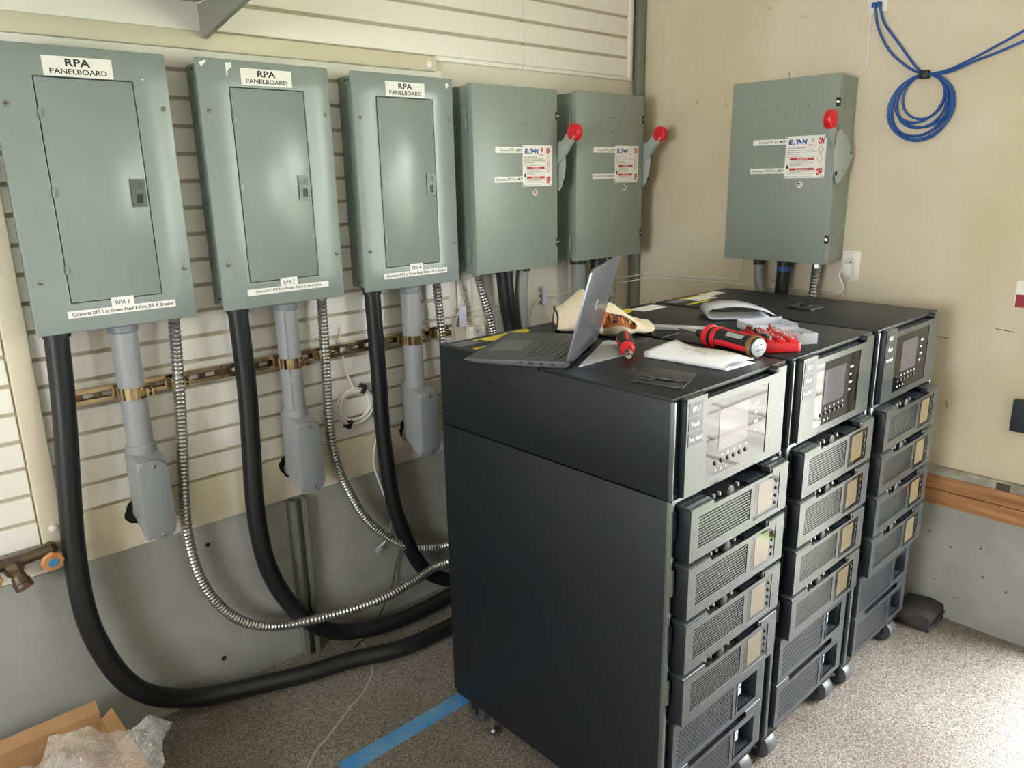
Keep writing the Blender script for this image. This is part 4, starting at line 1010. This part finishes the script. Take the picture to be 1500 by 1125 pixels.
# ---- laptop: hinge line from A to B, front edge away to the left
A = Vector((1.334, 1.249, TZ)); B = Vector((1.642, 1.416, TZ))
hx = (B - A).normalized(); fy = Vector((-hx.y, hx.x, 0))      # fy points from hinge to front edge (left/rear)
LW = (B - A).length; LD = .272
t = thing('laptop', 'open grey laptop seen from the back of its lid, on the nearest cabinet', 'laptop', A)
def LM(z=0.0): return Matrix(((hx.x, fy.x, 0, 0), (hx.y, fy.y, 0, 0), (0, 0, 1, z), (0, 0, 0, 1)))
base = MB().prism([(0, .002), (.02, 0), (LD - .03, .001), (LD, .008), (LD - .002, .011), (.004, .017), (0, .016)], (0, LW), lambda a, b, h: (h, a, b)).xform(LM()).build('base', M_lapbase, t, bevel=.0015)
def zt_(y): return .017 - (.006) * (y - .004) / (LD - .006)
def quad(x0, x1, y0, y1, h0, h1):
    vs = [(x, y, zt_(y) + h) for h in (h0, h1) for y in (y0, y1) for x in (x0, x1)]
    return vs, [(0, 2, 3, 1), (4, 5, 7, 6), (0, 1, 5, 4), (2, 6, 7, 3), (0, 4, 6, 2), (1, 3, 7, 5)]
MB().add(*quad(.022, LW - .022, .026, .135, -.001, .0003)).xform(LM()).build('keyboard_bed', M_keybed, t)
kb = None
mb = MB(); rows = [(.028, .010), (.041, .0175), (.0605, .0175), (.080, .0175), (.0995, .0175), (.119, .015)]
layout = [15, 14, 14, 13, 12, 9]
keys = []
for (y0, h), n in zip(rows, layout):
    wtot = LW - .048; x = .024
    for i in range(n):
        wd = wtot / n
        if n == 9: wd = [.9, .9, .9, .9, 4.0, .9, .9, .9, .9][i] * wtot / 11.2
        elif i in (0, n - 1) and n < 15: wd = wtot * (1.4 if n > 12 else 1.9) / (n + (.8 if n > 12 else 1.8))
        elif n < 15: wd = wtot / (n + (.8 if n > 12 else 1.8))
        keys.append((x, x + wd - .0028, y0, y0 + h)); x += wd
tmpl = {}
for (a, b, c, d) in keys:
    MB().add(*quad(a, b, c, d, .0002, .0018)).xform(LM()).build('key', M_key, t)
MB().add(*quad(LW * .32, LW * .68, .155, .245, .0, .0006)).xform(LM()).build('trackpad', mat('trackpad', '626367', .35), t)
MB().add(*quad(.010, .014, .03, .055, .0, .0006)).xform(LM()).build('power_button', M_keybed, t)
mb = MB()
for (y, wd) in ((.03, .012), (.06, .010), (.085, .014), (.115, .008)): mb.box(-.0006, .0004, y, y + wd, .006, .011)
mb.xform(LM()).build('ports', M_keybed, t)['kind'] = 'stuff'
th = math.radians(75); LL = .238
lo = -fy * math.cos(th) + V * math.sin(th); ln = hx.cross(lo)
def LID(): return Matrix(((hx.x, lo.x, ln.x, 0), (hx.y, lo.y, ln.y, 0), (hx.z, lo.z, ln.z, .014), (0, 0, 0, 1)))
nb = ln if ln.dot(-fy) > 0 else -ln
sg = 1 if nb == ln else -1
lid = MB().prism([(0, .006), (.006, 0), (LW - .006, 0), (LW, .006), (LW, LL - .008), (LW - .008, LL), (.008, LL), (0, LL - .008)], (-.003, .003), lambda a, b, h: (a, b, h)).xform(LID()).build('lid', M_laplid, t, bevel=.001)
MB().box(.006, LW - .006, .008, LL - .006, -.0036 * sg, -.003 * sg).xform(LID()).build('screen', M_screen, t)
mb = MB(); c = (LW * .5, LL * .52); q = .0032 * sg
ring = [(c[0] + .019 * math.cos(2 * PI * i / 28), c[1] + .019 * math.sin(2 * PI * i / 28), q) for i in range(28)]
mb.tube([(p[0], p[1], p[2]) for p in ring], .0009, 5, closed=True)
mb.tube([(c[0] - .007, c[1] - .011, q), (c[0] + .0, c[1] - .002, q), (c[0] + .003, c[1] + .012, q)], .0008, 5)
mb.tube([(c[0] - .002, c[1] - .012, q), (c[0] + .005, c[1] - .003, q), (c[0] + .008, c[1] + .009, q)], .0008, 5)
mb.xform(LID()).build('emblem', M_chrome, lid)
MB().cyl(hx * .03 + V * .012, hx * (LW - .03) + V * .012, .006, n=10).build('hinge', M_lapbase, t)

# ---- canvas bag: loft from open end (left/rear) to flat end (right)
c0 = Vector((1.690, 1.630, TZ)); c1 = Vector((1.895, 1.44, TZ)); ax = (c1 - c0).normalized(); sd = Vector((-ax.y, ax.x, 0))
t = thing('tool_bag', 'cream canvas tool bag with orange printed patch lying behind the laptop', 'bag', c0)
mb = MB(); ns, na = 26, 28; L_ = .285; random.seed(2)
for i in range(ns + 1):
    f = i / ns
    hh = .106 * min(1, .50 + 1.7 * f) * (1 - min(1, max(0, f - .22) / .62) ** 1.3 * .80) * (1 - max(0, f - .85) * 2.5) + .010; ww = .072 + .052 * math.sin(min(1, f * 1.25) * PI * .62) - .05 * max(0, f - .7) * 3; sh_ = -.055 * math.sin(min(1, f * 1.1) * PI * .7)
    for k in range(na):
        a = 2 * PI * k / na
        x = f * L_; s = ww * math.copysign(abs(math.cos(a)) ** .8, math.cos(a)); z = hh * .5 * (1 + math.copysign(abs(math.sin(a)) ** .75, math.sin(a)))
        d = noise.noise(Vector((x * 12, s * 14, z * 16))) * .014 + noise.noise(Vector((x * 30, s * 30, z * 30 + 5))) * .005
        amp = 1 if z > .006 else 0
        p = ax * (x + .004 * math.sin(a * 3)) + sd * (s + sh_ + d * .8) + V * max(.0008, z + d * amp)
        mb.v.append(p)
for i in range(ns):
    for k in range(na): mb.f.append((i * na + k, i * na + (k + 1) % na, (i + 1) * na + (k + 1) % na, (i + 1) * na + k))
mb.f.append(tuple(range(ns * na, (ns + 1) * na)))
# inside of the mouth
o_ = len(mb.v); cen = sum((mb.v[k] for k in range(na)), Vector()) / na
for k in range(na): mb.v.append(cen + (mb.v[k] - cen) * .93 + ax * .002)
for k in range(na): mb.v.append(cen + (mb.v[k] - cen) * .80 + ax * .09)
for k in range(na):
    mb.f.append((k, (k + 1) % na, o_ + (k + 1) % na, o_ + k)); mb.f.append((o_ + k, o_ + (k + 1) % na, o_ + na + (k + 1) % na, o_ + na + k))
mb.f.append(tuple(range(o_ + na, o_ + 2 * na)))
bag = mb.build('canvas_body', M_canvas, t, smooth=True)
bag.data.polygons.foreach_set('use_smooth', [True] * len(bag.data.polygons))
mb = MB(); pts = [cen + (Vector(mb_v) - cen) * 1.005 for mb_v in [bag.data.vertices[k].co for k in range(na)]]
mb.tube(pts, .0035, 6, closed=True).build('rim', mat('bag_rim', '4b4234', .8), t, smooth=True)
# printed patch on the camera-facing slope: project points onto the bag by its own profile
def bag_pt(f, a, lift=.0015):
    hh = .106 * min(1, .50 + 1.7 * f) * (1 - min(1, max(0, f - .22) / .62) ** 1.3 * .80) * (1 - max(0, f - .85) * 2.5) + .010; ww = .072 + .052 * math.sin(min(1, f * 1.25) * PI * .62) - .05 * max(0, f - .7) * 3; sh_ = -.055 * math.sin(min(1, f * 1.1) * PI * .7)
    s = ww * math.copysign(abs(math.cos(a)) ** .8, math.cos(a)); z = hh * .5 * (1 + math.copysign(abs(math.sin(a)) ** .75, math.sin(a)))
    x = f * L_
    d = noise.noise(Vector((x * 12, s * 14, z * 16))) * .014 + noise.noise(Vector((x * 30, s * 30, z * 30 + 5))) * .005
    p = ax * (x + .004 * math.sin(a * 3)) + sd * (s + sh_ + d * .8) + V * max(.0008, z + d)
    c = ax * x + sd * sh_ + V * hh * .4
    return p + (p - c).normalized() * lift
from mathutils.bvhtree import BVHTree
bvh = BVHTree.FromPolygons([v_.co.copy() for v_ in bag.data.vertices], [tuple(p_.vertices) for p_ in bag.data.polygons])
pn = (-sd * .55 + V * .83).normalized(); pu = (ax + V * -.05); pu = (pu - pn * pu.dot(pn)).normalized(); pv = pn.cross(pu)
pc = ax * .176 + V * .050 - sd * .163
def bmap(u, v, lift):
    q_ = pc + pu * (u - .5) * .100 + pv * (v - .5) * .042 + pn * .3
    hit = bvh.ray_cast(q_, -pn)
    return (hit[0] if hit[0] is not None else q_ - pn * .3) + pn * lift
mb = MB(); n1, n2 = 20, 8
for j in range(n2 + 1):
    for i in range(n1 + 1): mb.v.append(bmap(i / n1, j / n2, .0022))
for j in range(n2):
    for i in range(n1): mb.f.append((j * (n1 + 1) + i, j * (n1 + 1) + i + 1, (j + 1) * (n1 + 1) + i + 1, (j + 1) * (n1 + 1) + i))
mb.build('printed_patch', M_patch, t)
vs, fs = text_mesh('WESTWA', .045)
MB().add([bmap(.04 + .92 * a, .12 + .76 * b, .0036) for a, b in vs], fs).build('lettering', M_ink, t)

def local_frame(c, ang, z=0.0):
    return Matrix.Translation(Vector(c) + V * z) @ Matrix.Rotation(ang, 4, 'Z')

# ---- hand screwdriver
p0 = Vector((1.640, 1.318, TZ)); p1 = Vector((1.478, 1.172, TZ)); d = (p1 - p0).normalized()
t = thing('nut_driver', 'short red and black nut driver pointing at the camera beside the bag', 'screwdriver', (p0.x, p0.y, TZ))
q = V * .0178
MBS(1.27).lathe(q, d, [(0, .010), (.006, .0155), (.02, .0172), (.06, .0168), (.085, .0145), (.10, .0118), (.112, .012)], 18).build('handle', M_blackp, t, smooth=True)
for k in range(4):
    a = PI / 2 * k + .5; u_ = d.orthogonal().normalized(); w_ = d.cross(u_); e = (u_ * math.cos(a) + w_ * math.sin(a))
    MBS(1.27).tube([q + d * .012 + e * .0115, q + d * .03 + e * .0125, q + d * .06 + e * .0122, q + d * .09 + e * .0085], .0062, 8).build('grip_strip', M_toolred, t, smooth=True)
MBS(1.27).lathe(q + d * .108, d, [(0, .0125), (.004, .0155), (.012, .0155), (.016, .010)], 18).build('collar', M_toolred, t, smooth=True)
MBS(1.27).lathe(q + d * .122, d, [(0, .0075), (.03, .0075), (.032, .009), (.058, .009), (.060, .0075), (.060, .006), (.045, .0055)], 6).build('socket', M_chrome, t)

# ---- grey sheet under the laptop, folded paper, black plates
sh = [(1.352, 1.247), (1.520, 1.200), (1.66, 1.245), (1.555, 1.345)]
sh = [(1.365, 1.238), (1.545, 1.235), (1.655, 1.300), (1.655, 1.385), (1.63, 1.385)]
tag(MB().prism(sh, (TZ + .0004, TZ + .0024), lambda a, b, h: (a, b, h)).build('card_sheet', mat('silver_card', 'c9cacd', .4), origin=(1.5, 1.29, TZ)), 'flat light grey card lying behind the laptop lid', 'card')
def folded_paper():
    c = [Vector((1.563, 1.185)), Vector((1.580, .955)), Vector((1.696, .948)), Vector((1.728, 1.20))]
    t = thing('folded_paper', 'folded white paper leaflet lying in front of the red power screwdriver', 'paper', (1.65, 1.07, TZ))
    o = Vector((1.65, 1.07, TZ)); mb = MB(); n1, n2 = 16, 12
    prof = []
    def pt(u, v, h):
        e = c[0] * (1 - u) * (1 - v) + c[1] * u * (1 - v) + c[2] * u * v + c[3] * (1 - u) * v
        return Vector((e.x, e.y, TZ + h)) - o
    lay = []
    for u in [i / n1 for i in range(n1 + 1)]:
        row = []
        # lower leaf outwards, around the fold at v=0, back along the upper leaf
        for k in range(9): row.append(pt(u, 1 - k / 8, .0008))
        for k in range(1, 6):
            a = -PI / 2 - PI * k / 6; row.append(pt(u, .045 * math.cos(a) , .0085 + .0077 * math.sin(a)))
        for k in range(9): row.append(pt(u, k / 8 * (.96 if u < .5 else .94), .0165 + .004 * math.sin(u * 7 + k * .4) * (k / 8) - .004 * k / 8 + .006 * max(0, .25 - u) * k / 2))
        lay.append(row)
    m_ = len(lay[0])
    for r in lay: mb.v += r
    for i in range(n1):
        for k in range(m_ - 1): mb.f.append((i * m_ + k, (i + 1) * m_ + k, (i + 1) * m_ + k + 1, i * m_ + k + 1))
    p = mb.build('leaves', M_paper, t, smooth=True)
    md = p.modifiers.new('thickness', 'SOLIDIFY'); md.thickness = .0012
    a = pt(.30, .45, .0205); b = pt(.62, .40, .0215)
    MB().tube([a, a * .6 + b * .4 + Vector((.004, 0, 0)), b], .0006, 5).build('pen_line', M_greyprint, t)
folded_paper()
def plate_at(pts, z, th, label):
    c = sum((Vector((p[0], p[1], 0)) for p in pts), Vector()) / len(pts)
    t = thing('blanking_plate', label, 'plate', (c.x, c.y, TZ))
    MB().prism([(p[0] - c.x, p[1] - c.y) for p in pts], (z, z + th), lambda a, b, h: (a, b, h + .0)).build('sheet', mat('plate_black', '303133', .35), t, bevel=.0008)
    return t, c
t1, c = plate_at([(1.343, 1.062), (1.372, .936), (1.452, .965), (1.415, 1.090)], .0004, .003, 'lower of the two small black plates by the folded paper')
MB().box(-.045, -.012, .0, .003, .0034, .0040).xform(Matrix.Rotation(-1.2, 4, 'Z')).build('printed_lines', M_greyprint, t1)
c2 = Vector((1.432, 1.022, TZ))
t2 = thing('blanking_plate', 'upper of the two small black plates, tilted on the lower one', 'plate', c2)
MB().box(-.058, .060, -.042, .042, .0, .003).xform(Matrix.Translation((0, 0, .0062)) @ Matrix.Rotation(-1.22, 4, 'Z') @ Matrix.Rotation(.055, 4, 'Y')).build('sheet', mat('plate_black', '303133', .35), t2, bevel=.0008)
t, c = plate_at([(2.49, 1.285), (2.475, 1.19), (2.565, 1.18), (2.585, 1.285)], .0004, .006, 'small black plate lying alone on the furthest cabinet')
MB().lathe((0, 0, .006), (0, 0, 1), [(0, .02), (.006, .02), (.008, .017)], 16).build('raised_boss', M_blackp, t)

# ---- power screwdriver
p0 = Vector((1.738, 0.965, TZ)); p1 = Vector((1.792, 1.165, TZ)); d = (p1 - p0).normalized(); q = V * .0245
t = thing('power_screwdriver', 'red and black cordless screwdriver lying in front of the red bit set', 'power tool', p0)
MBS(1.2).lathe(q, d, [(0, .020), (.003, .0222), (.006, .023), (.05, .0215), (.085, .0205), (.10, .0225), (.112, .0235)], 22).build('body', M_blackp, t, smooth=True)
MBS(1.2).lathe(q - d * .001, -d, [(0, .0205), (.002, .0195), (.003, .015)], 20).build('end_cap', M_silver, t, smooth=True)
mb = MBS(1.2)
e = d.cross(V)
for k in (-1, 1): mb.tube([q - d * .0042 + e * (-.010) + V * .006 * k, q - d * .0042 + e * .010 + V * (.006 * k + .002)], .0008, 5)
mb.build('cap_lines', M_ink, t)
MBS(1.2).lathe(q + d * .004, d, [(0, .0235), (.002, .0245), (.010, .0243), (.012, .0230)], 22).build('bronze_ring', M_toolgold, t, smooth=True)
for k in range(3):
    a = k * 2 * PI / 3 + .3; u_ = V; w_ = d.cross(V); en = (u_ * math.cos(a) + w_ * math.sin(a))
    MBS(1.2).tube([q + d * .016 + en * .0165, q + d * .045 + en * .0155, q + d * .08 + en * .0150, q + d * .108 + en * .0172], .0085, 8).build('red_shell', M_toolred, t, smooth=True)
MBS(1.2).lathe(q + d * .112, d, [(0, .0235), (.004, .0255), (.012, .0255), (.015, .0225), (.024, .0215), (.026, .026), (.036, .027), (.040, .024)], 22).build('clutch_ring', M_toolred, t, smooth=True)
MBS(1.2).lathe(q + d * .126, d, [(0, .0235), (.010, .0235)], 22).build('black_band', M_blackp, t, smooth=True)
MBS(1.2).lathe(q + d * .150, d, [(0, .018), (.010, .016), (.022, .0095), (.038, .008), (.040, .006)], 18).build('chuck', M_blackp, t, smooth=True)
MBS(1.2).lathe(q + d * .19, d, [(0, .0035), (.06, .0035), (.066, .002)], 6).build('bit', M_steel, t)
eb = (V * .8 - d.cross(V) * -.55).normalized()
mv = Vector((d.y, -d.x, 0)); eb = (V * .75 + (mv if mv.dot(Vector((-1, -1, 0))) > 0 else -mv) * .66).normalized()
s_ = MBS(1.2).box(-.024, .024, -.0055, .0055, 0, .0012).xform(Matrix((((-d).x, (eb.cross(-d)).x, eb.x, (q + d * .055 + eb * .0235).x), ((-d).y, (eb.cross(-d)).y, eb.y, (q + d * .055 + eb * .0235).y), ((-d).z, (eb.cross(-d)).z, eb.z, (q + d * .055 + eb * .0235).z), (0, 0, 0, 1)))).build('switch_plate', M_silver, t, bevel=.0004)

# ---- transparent blades / sleeves behind it
def sleeve(a, b, wd, ht, label):
    a = Vector((a[0], a[1], TZ)); b = Vector((b[0], b[1], TZ)); d = (b - a).normalized(); L = (b - a).length
    t = thing('blade_sleeve', label, 'sleeve', a)
    ang = math.atan2(d.y, d.x)
    MB().box(0, L, -wd / 2, wd / 2, .0006, ht).xform(Matrix.Rotation(ang, 4, 'Z')).build('clear_sleeve', M_clear, t, bevel=.002)
    MB().box(.008, L - .008, -wd / 2 + .005, wd / 2 - .005, .0012, .0032).xform(Matrix.Rotation(ang, 4, 'Z')).build('steel_strip', M_steel, t)
sleeve((1.875, 1.425), (1.985, 1.215), .045, .010, 'long clear plastic sleeve holding steel strips, right of the bag')

# ---- red bit case with bits
o = Vector((1.900, 1.028, TZ)); ang = -.30
t = thing('bit_case', 'open red plastic tray of small driver bits on the middle cabinet', 'bit set', o, 0)
M_ = Matrix.Rotation(math.radians(52), 4, 'Z')
poly = [(-.085, -.055), (.075, -.055), (.088, -.040), (.088, .045), (.078, .055), (-.085, .055), (-.092, .045), (-.092, -.045)]
MB().prism(poly, (.0008, .024), lambda a, b, h: (a, b, h)).xform(M_).build('tray', M_toolred, t, bevel=.002)
for r_ in (-.035, -.005, .028):
    MB().box(-.08, .078, r_ - .009, r_ + .009, .023, .032).xform(M_).build('bit_rack', M_toolred, t, bevel=.0015)
random.seed(8)
for r_ in (-.035, -.005, .028):
    for i in range(9):
        a = -.072 + i * .018; big = (r_ == .028 or (r_ == -.035 and i > 6))
        rr = .0065 if big else .0036; hh = random.uniform(.009, .016) if big else random.uniform(.006, .012)
        MB().lathe((a, r_, .030), (0, 0, 1), [(0, rr), (hh, rr), (hh + .001, rr * .7)] if big else [(0, rr), (hh * .6, rr), (hh * .62, rr * .6), (hh, rr * .4)], 6).xform(M_).build('bit', M_chrome if i % 3 else M_steel, t)
t = thing('case_lid', 'bent sheet of frosted plastic standing behind the bit tray', 'plastic sheet', (2.16, 1.385, TZ))
mb = MB(); n1 = 20
Lp = []
for i in range(n1 + 1):
    f = i / n1
    if f < .40: Lp.append((.19 * (1 - f / .40) - .0, .001 + .002))
    elif f < .62: a = -PI / 2 - PI * (f - .40) / .22; Lp.append((.017 * math.cos(a), .020 + .017 * math.sin(a)))
    else: Lp.append((.20 * (f - .62) / .38, .037 + .012 * math.sin((f - .62) / .38 * PI) - .022 * ((f - .62) / .38) ** 2))
for (a, h) in Lp:
    for wv in (-.065, .065): mb.v.append(Vector((a, wv, h)))
for i in range(n1): mb.f.append((2 * i, 2 * i + 1, 2 * i + 3, 2 * i + 2))
sx = mb.xform(Matrix.Rotation(math.radians(-46), 4, 'Z')).build('bent_sheet', M_frost, t, smooth=True)
md = sx.modifiers.new('thickness', 'SOLIDIFY'); md.thickness = .0012
t = thing('clear_box', 'clear plastic box of bits at the end of the red tray', 'plastic box', (2.005, 1.000, TZ))
M2 = Matrix.Rotation(math.radians(-30), 4, 'Z')
mb = MB().box(-.03, .03, -.055, .055, .0008, .003)
for a in ((-.03, -.028, -.055, .055), (.028, .03, -.055, .055), (-.03, .03, -.055, -.053), (-.03, .03, .053, .055)): mb.box(a[0], a[1], a[2], a[3], .003, .030)
mb.xform(M2).build('walls', M_clear, t)
for i in range(6):
    MB().lathe((-.016 + .016 * (i % 3), -.04 + .022 * (i // 2), .004), (0, 0, 1), [(0, .005), (.018, .005), (.019, .003)], 6).xform(M2).build('bit', M_chrome, t)
t = thing('clear_box', 'clear plastic lid lying behind the red tray of bits', 'plastic box', (2.105, 1.145, TZ))
mb = MB().box(-.075, .075, -.045, .045, .0008, .0025).box(-.075, .075, .041, .045, .0025, .026).box(-.075, -.071, -.045, .045, .0025, .024).box(.071, .075, -.045, .045, .0025, .020)
mb.xform(M2).build('walls', M_frost, t)

# ================================================================== FLOOR THINGS
t = MB(); n = 18
mbp = [(.0, 0), (.5, 0)]
tag(MB().box(.90, 1.45, 1.725, 1.787, .0004, .0014).build('floor_tape', M_tape, origin=(1.2, 1.755, 0)), 'strip of blue masking tape stuck on the floor beside the nearest cabinet', 'tape')
t = thing('rubber_chock', 'black rubber wheel chock on the floor behind the furthest cabinet', 'chock', (2.93, .885, 0))
MB().prism([(-.078, .0005), (.076, .0005), (.080, .03), (.05, .062), (-.03, .070), (-.074, .060)], (-.072, .078), lambda a, b, h: (h, a, b)).build('wedge', mat('chock_rubber', '2a2829', .7, color2='45403e', vscale=14), t, bevel=.006)
MB().box(-.070, .076, -.080, -.076, .03, .036).build('moulded_rib', M_rubber, t)

t = thing('cardboard_box', 'open cardboard box on the floor at the lower left', 'box', (.10, 2.02, 0))
CM = M_card
X0, X1, Y0, Y1, BH = -.35, .295, -.33, .225, .205
MB().box(X0, X1, Y0, Y1, .0005, .005).build('bottom', CM, t)
MB().box(X0, X1, Y1 - .004, Y1, .005, BH).build('back_wall', CM, t)
MB().box(X0, X1, Y0, Y0 + .004, .005, BH - .02).build('front_wall', CM, t)
MB().box(X1 - .004, X1, Y0 + .004, Y1 - .004, .005, BH - .02).build('side_wall', CM, t)
MB().box(X0, X0 + .004, Y0 + .004, Y1 - .004, .005, BH - .02).build('side_wall', CM, t)
MB().prism([(X1, BH - .02), (X1 + .004, BH - .018), (X1 + .034, BH + .0), (X1 + .031, BH + .003)], (Y0 + .01, Y1 - .01), lambda a, b, h: (a, h, b)).build('flap', CM, t)
MB().prism([(Y1 - .001, BH), (Y1 + .002, BH), (Y1 + .03, BH + .022), (Y1 + .027, BH + .024)], (X0, X1 - .0), lambda a, b, h: (h, a, b)).build('flap', CM, t)
def wrap(name, label, c, sx, sy, hz, seed, rot):
    nx = 90; ny = int(90 * sy / sx); mb = MB(); random.seed(seed)
    for j in range(ny + 1):
        for i in range(nx + 1):
            x = (i / nx - .5) * sx; y = (j / ny - .5) * sy
            q = Vector((x * 7 + seed, y * 7, 0)); h = hz * (1 - (2 * x / sx) ** 2 * .75) * (1 - (2 * y / sy) ** 2 * .75)
            h += .05 * noise.noise(q) + .035 * abs(noise.noise(q * 2.3)) + .01 * noise.noise(q * 6)
            bx = (x / .011); by = (y / .0095); bx += .5 * (int(math.floor(by)) % 2)
            r = math.hypot((bx % 1) - .5, (by % 1) - .5); h += .0035 * max(0, 1 - (r / .45) ** 2)
            mb.v.append(Vector((x + .03 * noise.noise(q * 1.3 + Vector((9, 0, 0))), y + .03 * noise.noise(q * 1.3 + Vector((0, 9, 0))), h)))
    for j in range(ny):
        for i in range(nx): mb.f.append((j * (nx + 1) + i, j * (nx + 1) + i + 1, (j + 1) * (nx + 1) + i + 1, (j + 1) * (nx + 1) + i))
    mb.xform(Matrix.Translation(c) @ Matrix.Rotation(rot, 4, 'Z'))
    return tag(mb.build(name, M_wrap, smooth=False, origin=c), label, 'bubble wrap')
wrap('bubble_wrap', 'crumpled bubble wrap heaped inside the cardboard box', Vector((.12, 2.02, .115)), .44, .36, .11, 3, .25)
wrap('bubble_wrap', 'loose flap of bubble wrap spilling over the box edge', Vector((.345, 2.02, .205)), .30, .20, .03, 12, -.6)
